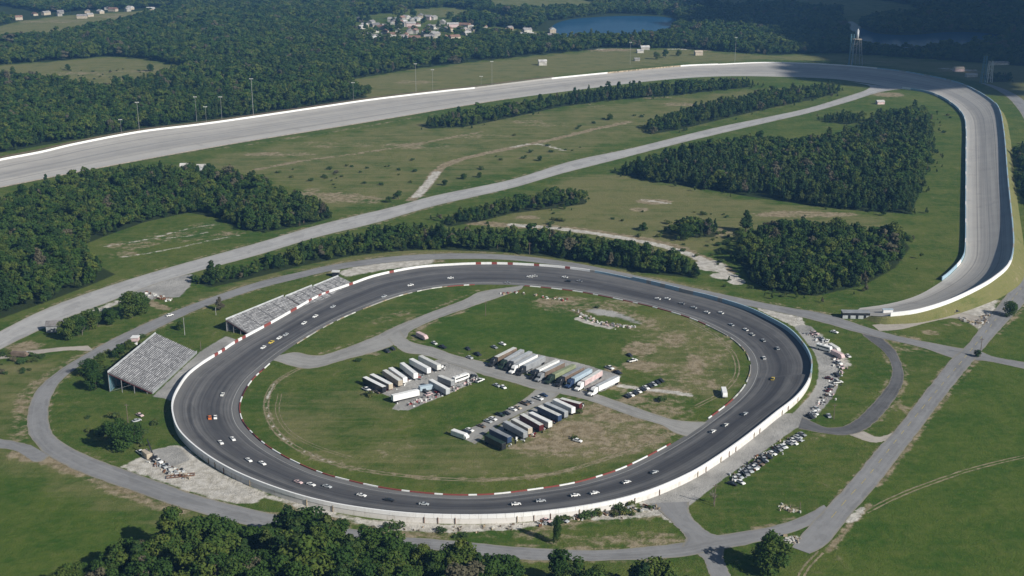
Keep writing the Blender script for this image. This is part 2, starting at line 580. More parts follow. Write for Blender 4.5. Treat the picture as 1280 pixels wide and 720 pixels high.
def leaf_mat(name, a, bcol, spread=0.3):
    m, nt, b = new_mat(name)
    g = N(nt)
    r = g.n('ShaderNodeObjectInfo').outputs['Random']
    t = g.n('ShaderNodeAttribute', attribute_name='tint').outputs['Fac']
    f = g.math('ADD', g.math('MULTIPLY', r, 0.55), g.math('MULTIPLY', t, 0.45), clamp=True)
    rp_ = g.n('ShaderNodeValToRGB')
    g.L(f, rp_.inputs[0])
    el = rp_.color_ramp.elements
    el[0].position, el[0].color = 0.0, (a[0] * .8, a[1] * .9, a[2] * 1.1, 1)
    el[1].position, el[1].color = 1.0, (bcol[0] * 1.2, bcol[1], bcol[2], 1)
    e = el.new(0.5)
    e.color = ((a[0] + bcol[0]) * .36, (a[1] + bcol[1]) * .44, (a[2] + bcol[2]) * .42, 1)
    old = g.math('GREATER_THAN', g.math('FRACT', g.math('MULTIPLY', r, 37.7)), 0.965)
    c = g.mix(g.math('MULTIPLY', old, 0.75), rp_.outputs[0], (0.12, 0.10, 0.07))
    g.L(c, b.inputs['Base Color'])
    b.inputs['Roughness'].default_value = 0.7
    b.inputs['Specular IOR Level'].default_value = 0.15
    tr = g.n('ShaderNodeBsdfTranslucent')
    g.L(c, tr.inputs[0])
    mx = g.n('ShaderNodeMixShader')
    mx.inputs[0].default_value = 0.22
    g.L(b.outputs[0], mx.inputs[1])
    g.L(tr.outputs[0], mx.inputs[2])
    g.L(mx.outputs[0], nt.nodes['Material Output'].inputs[0])
    return m


M['leaf'] = leaf_mat('broadleaf_foliage', (0.021, 0.050, 0.008), (0.092, 0.132, 0.024))
M['needle'] = leaf_mat('pine_foliage', (0.016, 0.038, 0.010), (0.062, 0.094, 0.021))
M['bushleaf'] = leaf_mat('bush_foliage', (0.035, 0.070, 0.018), (0.11, 0.13, 0.035))


def water_mat():
    m, nt, b = new_mat('lake_water')
    g = N(nt)
    n = g.noise(g.mapping(g.pos(), (0.01, 0.03, 1)), 1.0, 4.0)
    df = g.n('ShaderNodeBsdfDiffuse')
    g.L(g.mix(n, (0.010, 0.045, 0.10), (0.02, 0.075, 0.14)), df.inputs[0])
    gl = g.n('ShaderNodeBsdfGlossy')
    gl.inputs['Roughness'].default_value = 0.12
    bp = g.n('ShaderNodeBump')
    bp.inputs['Strength'].default_value = 0.2
    g.L(g.noise(g.pos(), 0.5, 3.0), bp.inputs['Height'])
    g.L(bp.outputs[0], gl.inputs['Normal'])
    mx = g.n('ShaderNodeMixShader')
    mx.inputs[0].default_value = 0.16
    g.L(df.outputs[0], mx.inputs[1])
    g.L(gl.outputs[0], mx.inputs[2])
    g.L(mx.outputs[0], nt.nodes['Material Output'].inputs[0])
    return m


M['water'] = water_mat()

# ------------------------------------------------------------------ the two race tracks, traced in plan
BANK, WALL = 2.6, 1.4
oval_top_px = [(216, 509), (218, 495), (224, 483), (234, 468), (246, 457.5), (259, 448.5), (280, 436), (291, 428), (320.5, 412), (344, 399.3), (372.5, 383), (393.6, 371), (414.7, 362), (440, 353.5), (470, 343), (520, 333), (560, 329.8), (591, 328.3), (622, 328.0), (654, 329.2), (693, 331.8), (732, 336.5), (760, 341.5), (800, 350), (830, 357), (860, 364.8), (883, 370), (913, 378.5), (938, 387), (960, 397.5), (985, 411.6), (1000.6, 427), (1010, 441), (1014, 455), (1011.5, 471), (1003, 485.6), (990, 499), (970, 514), (958, 523.8), (927, 548), (890, 573.5), (860.6, 590.8), (813.8, 611), (767, 624.4), (720, 633), (680, 638), (634, 641.7), (587, 642.8), (540, 642), (500, 639.5), (454, 634), (407, 626), (360, 613.4), (310, 595), (275, 577.5), (249, 560), (231, 544), (221, 530)]
oval_in_px = [(298.5, 511), (301.5, 497), (309, 482.5), (319, 470), (325, 465), (345, 447.5), (370, 430), (407.5, 407.5), (445, 390), (495, 371), (537.5, 361), (560, 358.2), (591, 356), (630, 356), (661, 357.7), (693, 360.8), (724, 364.7), (760, 371.5), (800, 380), (830, 387.5), (860, 396.7), (876, 403), (894, 411.6), (916, 424), (933.4, 441), (939, 457), (938, 468), (930, 485), (912, 504), (883, 526), (861, 541.7), (826, 562.5), (782, 584.5), (751, 595.5), (720, 604), (696, 608.5), (649, 615), (618, 618.5), (577, 619.8), (540, 618), (500, 613.8), (469, 609), (438, 602), (407, 594), (383, 585), (356, 572), (333, 558), (316, 543.5), (303, 528)]
NO = 720


def by_angle(pts, c, n):
    d = pts[:, :2] - c
    a = np.unwrap(np.arctan2(d[:, 1], d[:, 0]))
    r = np.linalg.norm(d, axis=1)
    if a[-1] < a[0]:
        a, r = a[::-1], r[::-1]
    a0 = a[0]
    A = np.r_[a - 2 * np.pi, a, a + 2 * np.pi]
    R = np.r_[r, r, r]
    t = a0 + np.linspace(0, 2 * np.pi, n, endpoint=False)
    rr = np.interp(t, A, R)
    k = np.ones(9) / 9
    rr = np.convolve(np.r_[rr[-4:], rr, rr[:4]], k, 'valid')
    t = np.mod(t, 2 * np.pi)
    o = np.argsort(t)
    t, rr = t[o], rr[o]
    T = np.linspace(0, 2 * np.pi, n, endpoint=False)
    rr = np.interp(T, np.r_[t - 2 * np.pi, t, t + 2 * np.pi], np.r_[rr, rr, rr])
    return np.stack([c[0] + rr * np.cos(T), c[1] + rr * np.sin(T)], 1)


ot = smooth(PL(oval_top_px, BANK + WALL), 12, True)
oi = smooth(PL(oval_in_px, 0.0), 12, True)
OC = oi[:, :2].mean(0)
O_OUT = by_angle(ot, OC, NO)
O_IN = by_angle(oi, OC, NO)
_w = np.linalg.norm(O_OUT - O_IN, axis=1)


def oval_at(x, y):
    """share of the way across the track (0 inside, 1 outside), height there and index"""
    a = math.atan2(y - OC[1], x - OC[0]) % (2 * math.pi)
    i = int(a / (2 * math.pi) * NO) % NO
    r = math.hypot(x - OC[0], y - OC[1])
    ri, ro = np.linalg.norm(O_IN[i] - OC), np.linalg.norm(O_OUT[i] - OC)
    u = (r - ri) / (ro - ri)
    return u, bank_z(u), i


def bank_z(u):
    u = np.clip(u, 0, 1)
    return 0.06 + BANK * np.clip((u - 0.08) / 0.92, 0, 1) ** 1.35


def oval_point(px, py):
    z = 1.5
    for _ in range(6):
        p = P(px, py, z)
        u, z, i = oval_at(p[0], p[1])
    p = P(px, py, z)
    return p, u, i


# speedway: outer wall top and inner edge, with the banking rising in the far turn
sp_top_px = [(-140, 229), (-60, 213.5), (0, 199), (50, 189.5), (97.5, 178.5), (175, 164), (250, 154.8), (320, 145), (395, 134), (470, 123.2), (557, 113), (592, 109.5), (640, 103.5), (690, 97.5), (760, 90.5), (850, 82), (900, 79.7), (960, 77.5), (1035, 79.8), (1110, 86), (1160, 93.8), (1197.5, 102.5), (1222.5, 113.8), (1242.5, 127.5), (1250, 140), (1253.8, 160), (1256, 180), (1258.8, 217.5), (1262.5, 255), (1265.5, 285), (1266, 310), (1260, 330), (1242.5, 346), (1220, 359.5), (1185, 375.5), (1147.5, 387), (1116, 391.3), (1103, 392.5), (1084, 391.5), (1064, 390.5)]
sp_in_px = [(-140, 262), (-60, 247), (0, 235), (87.5, 217.5), (175, 201), (250, 187.5), (320, 175.5), (420, 159.5), (507.5, 145), (560, 136), (640, 123.2), (715, 113.3), (815, 101.3), (890, 95.8), (960, 95.6), (1035, 98.3), (1080, 103.5), (1115, 109.5), (1150, 114), (1172.5, 120.5), (1192.5, 132.5), (1205, 147), (1208, 165), (1208, 190), (1207.8, 255), (1207.5, 308), (1203.8, 325.5), (1192.5, 339), (1177.5, 351.5), (1147.5, 369), (1110, 380), (1060, 387)]
NS = 640


def sp_bank(px):
    return np.interp(px, [-200, 500, 900, 1100, 1200, 1270], [5.0, 5.0, 5.5, 6.0, 6.6, 6.8])


stp = []
for k, (a, b) in enumerate(sp_top_px):
    h = float(sp_bank(a))
    if 25 < k <= 30:
        h = [6.8, 6.9, 7.1, 7.6, 8.4][k - 26]
    if k > 30:                                       # the banking runs out at the end of the turn
        h = [9.0, 8.2, 7.0, 5.6, 4.6, 3.8, 3.4, 1.6, 0.6][min(k - 31, 8)]
    q = P(a, b, h + 1.5)
    q[2] = h
    stp.append(q)
S_OUT = resample(smooth(stp, 14), NS)
S_IN = resample(smooth(PL(sp_in_px, 0.0), 14), NS)
# pair the two edges by nearest normal rather than by bare length: slide the inner index along
def pair_edges(o, i):
    ii = resample(i, 4000)
    out, last = [], 0
    for k in range(len(o)):
        d = np.linalg.norm(ii[last:last + 400, :2] - o[k, :2], axis=1)
        last = last + int(np.argmin(d)) if k else int(np.argmin(np.linalg.norm(ii[:, :2] - o[0, :2], axis=1)))
        out.append(last)
    out = np.array(out, float)
    kk = np.ones(31) / 31
    sm = np.convolve(np.r_[[out[0]] * 15, out, [out[-1]] * 15], kk, 'valid')
    sm[0] = 0
    return np.stack([np.interp(sm, np.arange(4000), ii[:, c]) for c in range(3)], 1)


S_IN = pair_edges(S_OUT, S_IN)


def ribbon(name, L, R, mat, cross=8, zf=None, uv_len=True, kind='structure', parent=None, closed=False):
    n = len(L)
    s = arclen((L[:, :2] + R[:, :2]) / 2)
    v, uv = [], []
    for j in range(cross + 1):
        u = j / cross
        q = L * (1 - u) + R * u
        if zf is not None:
            q = q.copy()
            q[:, 2] = zf(u, q)
        v.append(q)
        uv.append(np.stack([np.full(n, u), s], 1))
    v, uv = np.vstack(v), np.vstack(uv)
    f = []
    m = n if closed else n - 1
    for j in range(cross):
        for i in range(m):
            k = (i + 1) % n
            f.append((j * n + i, j * n + k, (j + 1) * n + k, (j + 1) * n + i))
    me = mk_mesh(name, v, f, mat, uv, True)
    # make the surface face up
    nz = sum(p.normal.z for p in me.polygons[:20])
    if nz < 0:
        me.flip_normals()
    o = link(name, me, parent)
    if kind:
        o['kind'] = kind
    return o


z3 = lambda a, z=0.0: np.c_[a, np.full(len(a), z)]
oval = ribbon('oval_track', z3(O_IN), z3(O_OUT), M['oval'], 14, lambda u, q: np.full(len(q), bank_z(u)), closed=True)
tag(oval, 'dark banked asphalt oval with infield in the middle')
speed = ribbon('speedway_track', S_IN, S_OUT, M['speedway'], 14, lambda u, q: 0.08 + S_OUT[:, 2] * max(0, (u - 0.08) / 0.92) ** np.interp(S_OUT[:, 2], [5, 9], [1.2, 2.0]))
tag(speed, 'pale grey superspeedway sweeping along the far side')

# thin white line round the apron of the oval
tl = 0.105
ap = O_IN * (1 - tl) + O_OUT * tl
ap2 = O_IN * (1 - tl - 0.012) + O_OUT * (tl + 0.012)
ribbon('apron_line', z3(ap, bank_z(tl) + 0.02), z3(O_IN * (1 - tl - .009) + O_OUT * (tl + .009), bank_z(tl + .009) + 0.02), wall_mat('worn_white_line', (0.36, 0.36, 0.35), (0.1, 0.1, 0.1), 0.8), 1, closed=True)


# ------------------------------------------------------------------ roads
def road(name, a, b, mat, z, n=160, label=None, jitter=0.14):
    A = resample(smooth(PL(a, z)[:, :], 8), n)
    B = resample(smooth(PL(b, z)[:, :], 8), n)
    r = np.random.default_rng(len(name) * 13 + n)
    for e in (A, B):
        k = r.normal(0, jitter, (n, 2))
        e[1:-1, :2] += k[1:-1]
    o = ribbon(name, A, B, mat, 5)
    return tag(o, label)


road('link_road', [(-90, 451), (-40, 433), (0, 414), (50, 389), (120, 362.5), (212, 334), (320, 304), (402, 280), (495, 257.5), (545, 244), (640, 224), (715, 201), (790, 185), (890, 160.5), (960, 146), (1010, 135), (1060, 120), (1082, 112.5), (1086, 107), (1062, 102)],
     [(-90, 475), (-40, 456), (0, 437), (30, 422), (80, 399), (125, 382), (175, 362), (230, 344), (320, 319.5), (395, 297), (470, 278.5), (545, 257), (640, 235), (702, 217), (765, 201), (850, 179), (960, 153), (1010, 141.5), (1060, 127.5), (1085, 119.5), (1104, 114.5), (1128, 111)],
     M['road_pale'], 0.05, 260, 'long pale straight road crossing the meadow to the far turn')
road('perimeter_road',
     [(1222, 437), (1195, 434), (1135, 422.5), (1095, 412.5), (1035, 393), (979, 383), (922, 371.7), (865, 359), (790, 343), (715, 328), (640, 319), (570, 316.5), (495, 320), (420, 330), (370, 341), (320, 353), (250, 376.5), (200, 396), (150, 419), (120, 435), (82, 457.5), (50, 482.5), (36, 510), (35, 538), (45, 555), (60, 569), (100, 590), (162, 612.5), (225, 634), (290, 652), (350, 665), (420, 676), (495, 684), (570, 690), (640, 698.8), (740, 701), (840, 697.5), (895, 688), (950, 677), (1000, 662), (1040, 642)],
     [(1206, 452), (1186, 446), (1147, 433), (1085, 419), (1035, 405), (1000, 396), (946, 384.5), (900, 376), (865, 367.5), (790, 349.5), (715, 334.5), (640, 325.3), (570, 323.8), (495, 327.5), (420, 337.5), (370, 349), (320, 362), (250, 386), (200, 409), (160, 429), (140, 438), (107, 453), (75, 478), (61, 508), (65, 540), (82, 555), (107, 568), (140, 581), (200, 602.5), (250, 620), (320, 637.5), (380, 650), (445, 662), (495, 670), (570, 676), (640, 683), (740, 687.5), (815, 682.5), (860, 677), (885, 671), (960, 659), (998, 647.5), (1030, 631)],
     M['road'], 0.09, 320, 'grey ring road that circles the whole oval')
main_road = road('main_road', [(990, 684), (1005, 664), (1030, 637), (1060, 605), (1097.5, 560), (1120, 536), (1160, 485), (1189, 449), (1207.5, 432.5), (1235, 397.5), (1265, 360), (1310, 305), (1360, 250)],
                 [(1012, 692), (1034, 680), (1066, 641), (1095, 607.5), (1147.5, 540), (1185, 490), (1220, 447.5), (1247.5, 415), (1280, 380), (1325, 328), (1380, 265)],
                 M['road'], 0.13, 160, 'two lane road with worn yellow centre dashes')
road('side_road', [(1222, 437), (1242, 445.5), (1280, 452.5), (1360, 467)], [(1214, 450), (1238, 452), (1280, 461), (1360, 478)], M['road'], 0.11, 40, 'short side road leaving the junction beside the green field')
road('junction_road', [(812, 629), (832, 645), (848, 661), (857, 672), (852, 684)], [(862, 627), (862, 640), (872, 654), (892, 668), (915, 668)], M['road'], 0.10, 40, 'short paved link from the oval wall to the ring road')
road('stub_road', [(858, 688), (878, 697), (886, 716), (900, 745)], [(905, 684), (905, 700), (915, 722), (930, 750)], M['road'], 0.07, 40, 'road leaving the ring road beside the round tree')
road('curved_drive', [(1074, 413), (1080, 420), (1105, 440), (1115, 460), (1110, 480), (1090, 505), (1065, 527.5), (1036, 534.5), (1003, 521)],
     [(1100, 420), (1110, 429), (1122, 442.5), (1130, 470), (1121, 495), (1101, 521), (1078, 539), (1050, 544), (998, 536)], M['road_dark'], 0.07, 90, 'dark curved drive looping through the grass right of the oval')
road('field_link', [(1080, 539), (1098, 546), (1118, 540)], [(1060, 543), (1090, 553), (1112, 550)], M['road_dust'], 0.05, 24, 'short gravel link between the curved drive and the main road')
road('infield_road', [(655, 356.5), (602.5, 364), (580, 374.5), (532.5, 392.5), (495, 407.5), (460, 424), (402, 443.8), (370, 440), (349, 444)],
     [(652, 361), (640, 366), (585, 385), (540, 401), (512.5, 414.5), (507, 423), (478, 437), (430, 450), (385, 461), (340, 450)], M['road_infield'], 0.05, 90, 'infield access road crossing the grass from the back of the oval')
road('paddock_road', [(500, 413), (512, 426), (545, 435), (570, 444), (611, 453.6), (642.5, 464.5), (673.8, 473), (698.8, 480), (728, 487), (774.5, 502), (809, 514), (843.5, 524.5), (884, 527.5)],
     [(484, 424), (505, 440), (530, 444), (556, 452), (603.4, 468.4), (642.5, 478.6), (670.6, 487), (705, 493), (740, 502), (791.7, 521), (826, 531), (843.5, 541), (858, 545.5)], M['road_infield'], 0.08, 90, 'paddock road running between the rows of trailers')
road('pit_lane', [(672, 484), (660, 495), (633.8, 512), (587, 535.6), (566, 543)], [(700, 492), (690, 499), (665, 510), (627.5, 528.5), (602.5, 545), (592, 554)], M['road_infield'], 0.06, 50, 'paved lane between the parked cars and haulers')
road('far_lane', [(1225, 103), (1245, 112), (1262, 124), (1278, 145), (1300, 190), (1330, 270)], [(1240, 106), (1262, 114), (1282, 127), (1300, 148), (1330, 190), (1350, 255)], M['road'], 0.05, 60, 'service lane curling behind the far turn')
road('gravel_track', [(1090, 406), (1120, 402), (1160, 393), (1195, 390), (1232, 398)], [(1100, 414), (1130, 411), (1165, 402), (1195, 398), (1222, 410)], M['road_dust'], 0.03, 50, 'pale gravel cut-off under the end of the speedway wall')
road('verge_path', [(0, 441), (40, 438), (75, 434), (110, 432)], [(0, 449), (50, 442), (85, 438), (118, 439)], M['road_dust'], 0.045, 30, 'narrow dusty path joining the ring road to the link road')
road('turnaround', [(-30, 545), (10, 550), (38, 556)], [(-30, 560), (15, 562), (45, 578), (62, 570)], M['road'], 0.05, 24, 'paved spur leaving the ring road past the brown verge')

def rut_mat():
    m, nt, b = new_mat('worn_earth_ruts')
    g = N(nt)
    p = g.pos()
    n = g.noise(p, 0.35, 4.0, 0.7)
    n2 = g.noise(p, 0.05, 3.0)
    c = g.mix(g.step(n, 0.35, 0.65), (0.085, 0.095, 0.035), (0.26, 0.22, 0.145))
    c = g.mix(g.math('MULTIPLY', g.step(n2, 0.35, 0.7), 0.6), c, (0.23, 0.19, 0.12))
    g.L(c, b.inputs['Base Color'])
    b.inputs['Roughness'].default_value = 1.0
    return m


M['rut'] = rut_mat()


def ruts(name, px, gap, w, label, z=0.03, n=220):
    L = resample(smooth(PL(px, z), 8), n)
    d = np.gradient(L[:, :2], axis=0)
    d /= np.linalg.norm(d, axis=1)[:, None]
    nn = np.stack([d[:, 1], -d[:, 0]], 1)
    r = np.random.default_rng(n)
    k = np.convolve(r.normal(0, 1, n + 8), np.ones(9) / 9, 'valid') * .5
    for sgn in (-1, 1):
        a, b = L.copy(), L.copy()
        ww = w * (1 + .5 * np.convolve(r.normal(0, 1, n + 4), np.ones(5) / 5, 'valid'))
        a[:, :2] += nn * (sgn * gap / 2 + k * .3 - ww / 2)[:, None]
        b[:, :2] += nn * (sgn * gap / 2 + k * .3 + ww / 2)[:, None]
        tag(ribbon(name, a, b, M['rut'], 1), label)


ruts('wheel_ruts', [(1082, 640), (1120, 621), (1160, 605), (1220, 585), (1300, 566), (1380, 548)], 1.9, 0.75, 'pair of worn wheel ruts crossing the big green field')
ruts('wheel_ruts', [(1026, 690), (1006, 712), (990, 745)], 2.0, 0.8, 'pair of worn wheel ruts leading away from the road end')
ruts('wheel_ruts', [(395, 452), (365, 465), (343, 480), (333, 502), (336, 522), (348, 542), (372, 560), (410, 577), (450, 587), (500, 594), (560, 599), (630, 599), (690, 592), (740, 579), (790, 562), (838, 543)], 2.2, 0.7, 'pair of worn wheel ruts round the inside of the oval infield')
ruts('wheel_ruts', [(350, 492), (347, 515), (360, 538), (390, 556), (440, 573)], 1.8, 0.4, 'fainter second pair of ruts on the left infield')
ruts('wheel_ruts', [(860, 400), (895, 420), (918, 445), (920, 470), (900, 492), (870, 508)], 2.0, 0.7, 'pair of worn wheel ruts round the far tip of the infield')

# worn yellow dashes
A = smooth(PL([(1035, 652), (1062, 620), (1086, 594), (1122, 548), (1172, 487), (1205, 448), (1228, 420), (1262, 378), (1290, 344)], 0.16), 10)
A = resample(A, 400)
S = arclen(A)
dm = {}
k = 0
for s in np.arange(4, S[-1] - 8, 12.0):
    i, j = np.searchsorted(S, s), np.searchsorted(S, s + 5.5)
    j = min(j, 399)
    t = A[j] - A[i]
    t /= np.linalg.norm(t)
    nrm = np.array((-t[1], t[0], 0)) * 0.13
    me = mk_mesh('lane_dash', [A[i] - nrm, A[j] - nrm, A[j] + nrm, A[i] + nrm], [(0, 1, 2, 3)], dm.setdefault('m', simple('worn_yellow_line', (0.42, 0.35, 0.12), 0.4, 0.7)))
    link('lane_dash', me, main_road)

# ------------------------------------------------------------------ ground sheet with its cover of grass, earth, sand, lots and leaf litter
def axis(lo, hi, step, far_lo, far_hi, grow=1.035):
    mid = list(np.arange(lo, hi + step / 2, step))
    a, s = [], step
    x = hi
    while x < far_hi:
        s *= grow
        x += s
        a.append(x)
    b, s = [], step
    x = lo
    while x > far_lo:
        s *= grow
        x -= s
        b.append(x)
    return np.array(b[::-1] + mid + a)


gx = axis(-430, 430, 2.4, -9000, 9000)
gy = axis(400, 960, 2.4, -1500, 16000, 1.02)
GX, GY = np.meshgrid(gx, gy)
gp = np.stack([GX.ravel(), GY.ravel()], 1)
CH = {c: np.zeros(len(gp)) for c in ('dirt', 'dry', 'pale', 'wood', 'crop', 'lot')}


def inside(poly, pts):
    poly = np.asarray(poly)[:, :2]
    x, y = pts[:, 0], pts[:, 1]
    r = np.zeros(len(pts), bool)
    j = len(poly) - 1
    for i in range(len(poly)):
        xi, yi = poly[i]
        xj, yj = poly[j]
        if yi != yj:
            r ^= ((yi > y) != (yj > y)) & (x < (xj - xi) * (y - yi) / (yj - yi) + xi)
        j = i
    return r


def box_sel(lo, hi):
    return np.nonzero((gp[:, 0] > lo[0]) & (gp[:, 0] < hi[0]) & (gp[:, 1] > lo[1]) & (gp[:, 1] < hi[1]))[0]


def segdist(pts, line):
    d = np.full(len(pts), 1e9)
    for a, b in zip(line[:-1], line[1:]):
        ab = b - a
        t = np.clip(((pts - a) @ ab) / max(ab @ ab, 1e-9), 0, 1)
        d = np.minimum(d, np.linalg.norm(pts - a - t[:, None] * ab, axis=1))
    return d


def stamp_line(ch, px, w, s=1.0, soft=None):
    soft = soft or max(2.5, w * 0.6)
    L = smooth(PL(px), 6)[:, :2]
    m = w + soft + 3
    idx = box_sel(L.min(0) - m, L.max(0) + m)
    d = segdist(gp[idx], L)
    k = np.clip((w / 2 + soft - d) / soft, 0, 1) * s
    CH[ch][idx] = np.maximum(CH[ch][idx], k)


def stamp_blob(ch, x, y, rx, ry, s=1.0):
    c = P(x, y)
    a = P(x + rx, y)[0] - c[0]
    b = (P(x, y - ry)[1] - P(x, y + ry)[1]) / 2
    idx = box_sel(c[:2] - (a * 1.2, b * 1.2), c[:2] + (a * 1.2, b * 1.2))
    d = np.hypot((gp[idx, 0] - c[0]) / a, (gp[idx, 1] - c[1]) / b)
    k = np.clip((1.15 - d) / 0.5, 0, 1) * s
    CH[ch][idx] = np.maximum(CH[ch][idx], k)


def stamp_poly(ch, px, s=1.0, feather=3.0, world=False):
    poly = (np.asarray(px) if world else PL(px))[:, :2]
    idx = box_sel(poly.min(0) - 10, poly.max(0) + 10)
    k = inside(poly, gp[idx]).astype(float)
    if feather:
        d = segdist(gp[idx], np.vstack([poly, poly[:1]]))
        k = np.where(k > 0, 0.5 + np.clip(d / feather, 0, 1) * 0.5, 0.5 - np.clip(d / feather, 0, 1) * 0.5)
    CH[ch][idx] = np.maximum(CH[ch][idx], k * s)


SHOULDERS = [([(1200, 432), (1135, 421), (1095, 411), (1035, 392), (922, 370.5), (790, 342), (640, 318), (570, 315.5), (495, 319), (420, 329), (320, 352), (250, 375.5), (200, 395), (120, 434), (82, 456.5), (50, 481.5), (35, 510), (34, 538)], .6),
             ([(107, 455), (76, 480), (63, 508), (67, 540), (84, 554), (110, 567), (142, 580)], .55), ([(140, 439), (200, 410), (250, 387), (320, 363), (420, 338.5)], .55),
             ([(1189, 452), (1147, 434.5), (1100, 423)], .6), ([(1034, 632), (1062, 605), (1099, 560), (1122, 537), (1161, 485), (1187, 452)], .6), ([(1097, 608), (1150, 540), (1187, 490), (1222, 449)], .7),
             ([(1248, 418), (1282, 382)], .7), ([(645, 682), (740, 686), (815, 681), (857, 676)], .6), ([(640, 700), (740, 703), (840, 699)], .6), ([(892, 669), (960, 657), (998, 646)], .6), ([(1102, 440), (1113, 460), (1108, 480), (1088, 505), (1063, 527)], .5), ([(1124, 442), (1133, 470), (1123, 496), (1103, 522), (1080, 541)], .55),
             ([(0, 412), (50, 387.5), (120, 361), (212, 332.5), (320, 302.5), (402, 279), (495, 256), (545, 242), (640, 222.5), (715, 200), (790, 184)], .55), ([(320, 321), (395, 298.5), (470, 280), (545, 258), (640, 236)], .55),
             ([(512, 424), (545, 433), (611, 452), (673, 471.5), (740, 490), (809, 512.5), (870, 525)], .5), ([(704, 495), (740, 504), (791, 523), (843, 543)], .6), ([(600, 362), (530, 391), (460, 422), (400, 442)], .5), ([(586, 387), (540, 403), (514, 416)], .6)]
for l_, s_ in SHOULDERS:
    stamp_line('dirt', l_, .6, s_, 3)
# oval infield
stamp_line('dirt', [(395, 452), (365, 465), (343, 480), (333, 502), (336, 522), (348, 542), (372, 560), (410, 577), (450, 587), (500, 594), (560, 599), (630, 599), (690, 592), (740, 579), (790, 562), (838, 543)], 1.4, 0.62, 3)
stamp_line('pale', [(345, 478), (334, 500), (337, 523), (352, 545), (380, 564), (420, 580)], 0.6, 0.6, 2)
stamp_line('dry', [(360, 500), (360, 525), (380, 548), (430, 570), (520, 585), (640, 580)], 10, 0.55, 10)
for b in [(720, 535, 46, 13, .9), (690, 556, 48, 11, .8), (770, 522, 42, 8, .85), (640, 556, 30, 6, .6), (735, 515, 18, 5, .7), (815, 548, 24, 7, .9), (775, 562, 36, 8, .7), (800, 436, 26, 12, .75), (838, 425, 24, 12, .6), (868, 455, 14, 18, .65), (842, 470, 24, 10, .55), (800, 456, 30, 8, .75), (765, 462, 14, 8, .8), (760, 480, 20, 8, .85), (790, 500, 26, 6, .8), (828, 488, 32, 4, .85), (890, 478, 10, 14, .5), (905, 425, 14, 16, .45), (700, 376, 40, 7, .6), (745, 384, 40, 9, .6), (600, 371, 14, 6, .6), (555, 400, 24, 6, .45), (470, 398, 26, 8, .4), (500, 392, 16, 4, .5), (880, 410, 10, 5, .6), (500, 560, 60, 14, .25), (420, 500, 50, 20, .15), (465, 442, 16, 4, .6), (525, 420, 12, 5, .5), (575, 387, 16, 4, .5), (780, 535, 20, 5, .6)]:
    stamp_blob('dirt', *b)
stamp_line('pale', [(775, 482), (800, 486), (838, 490), (862, 494)], 2, .8, 3)
stamp_poly('lot', [(722, 389), (740, 383), (768, 386), (790, 394), (812, 404), (798, 408), (770, 399), (745, 396)], .62, 6)
stamp_poly('dirt', [(690, 372), (740, 374), (790, 384), (830, 404), (815, 414), (770, 396), (720, 384)], .55, 6)
stamp_line('pale', [(722, 398), (742, 405), (762, 409)], 3, .8, 3)
for b in [(650, 440, 120, 40, .0), (560, 570, 170, 32, .55), (430, 520, 90, 46, .5), (860, 440, 70, 70, .6), (720, 540, 130, 50, .7), (480, 395, 60, 20, .3), (620, 385, 60, 12, .25)]:
    stamp_blob('dry', *b)
for b in [(850, 440, 85, 60, .40), (760, 530, 110, 44, .56), (700, 555, 90, 22, .5), (820, 500, 75, 30, .48), (740, 382, 90, 14, .5), (640, 590, 120, 12, .3), (480, 570, 110, 22, .28)]:
    stamp_blob('dirt', *b)
# paddock surfaces
stamp_poly('lot', [(452, 487), (475, 474), (555, 447), (592, 462), (600, 474), (545, 498), (510, 513), (490, 512), (498, 500), (478, 492)], 1.0, 2)
stamp_poly('lot', [(625, 448), (660, 440), (730, 455), (778, 470), (755, 490), (735, 488), (690, 474), (640, 460)], 0.9, 2)
stamp_poly('lot', [(600, 552), (625, 530), (690, 496), (732, 502), (700, 522), (650, 545), (620, 556)], 0.75, 3)
stamp_poly('lot', [(566, 542), (586, 534), (604, 545), (594, 555)], 1.0, 2)
stamp_line('pale', [(498, 512), (545, 497), (598, 474)], 1.0, .75, 2)
# inside and outside the ring road
stamp_poly('lot', [(190, 496), (250, 440), (282, 420), (296, 425), (252, 455), (232, 478), (217, 505), (208, 498)], 1.0, 3)
stamp_poly('pale', [(220, 556), (192, 562), (174, 572), (150, 584), (205, 603), (262, 622.5), (300, 630), (318, 628), (330, 622), (380, 634), (330, 615), (290, 597), (250, 575), (232, 558)], 1.0, 3)
stamp_poly('lot', [(218, 556), (188, 562), (176, 574), (205, 590), (240, 575), (232, 562)], 0.8, 4)
stamp_poly('pale', [(350, 622), (380, 630), (450, 648), (560, 656), (650, 653), (740, 642), (790, 630), (828, 640), (806, 632), (765, 641), (702, 653), (640, 662), (560, 666), (485, 663), (423, 647), (380, 640)], 1.0, 3)
stamp_line('dirt', [(365, 632), (420, 650), (470, 664), (540, 670), (640, 667), (700, 658)], 4, .55, 5)
stamp_line('dirt', [(205, 607), (260, 625), (320, 640), (400, 653)], 2, .7, 3)
stamp_poly('lot', [(980, 516), (1003, 519), (1014, 530), (995, 535), (960, 560), (905, 598), (872, 624), (858, 634), (812, 632), (800, 624), (860, 598), (905, 572), (945, 541)], 1.0, 2)
stamp_poly('pale', [(975, 518), (990, 520), (900, 585), (850, 612), (825, 620), (870, 594), (925, 556)], 0.75, 5)
stamp_line('pale', [(802, 628), (822, 640), (840, 652)], 1.2, .9, 2)
stamp_poly('pale', [(940, 383), (1003, 397), (1008, 411), (992, 408), (962, 394)], 1.0, 2)
stamp_line('lot', [(1005, 410), (1018, 425), (1032, 445), (1036, 468), (1030, 490), (1012, 512), (1004, 520)], 7, .9, 4)
stamp_line('dirt', [(1010, 512), (1022, 496), (1032, 484)], 6, .8, 4)
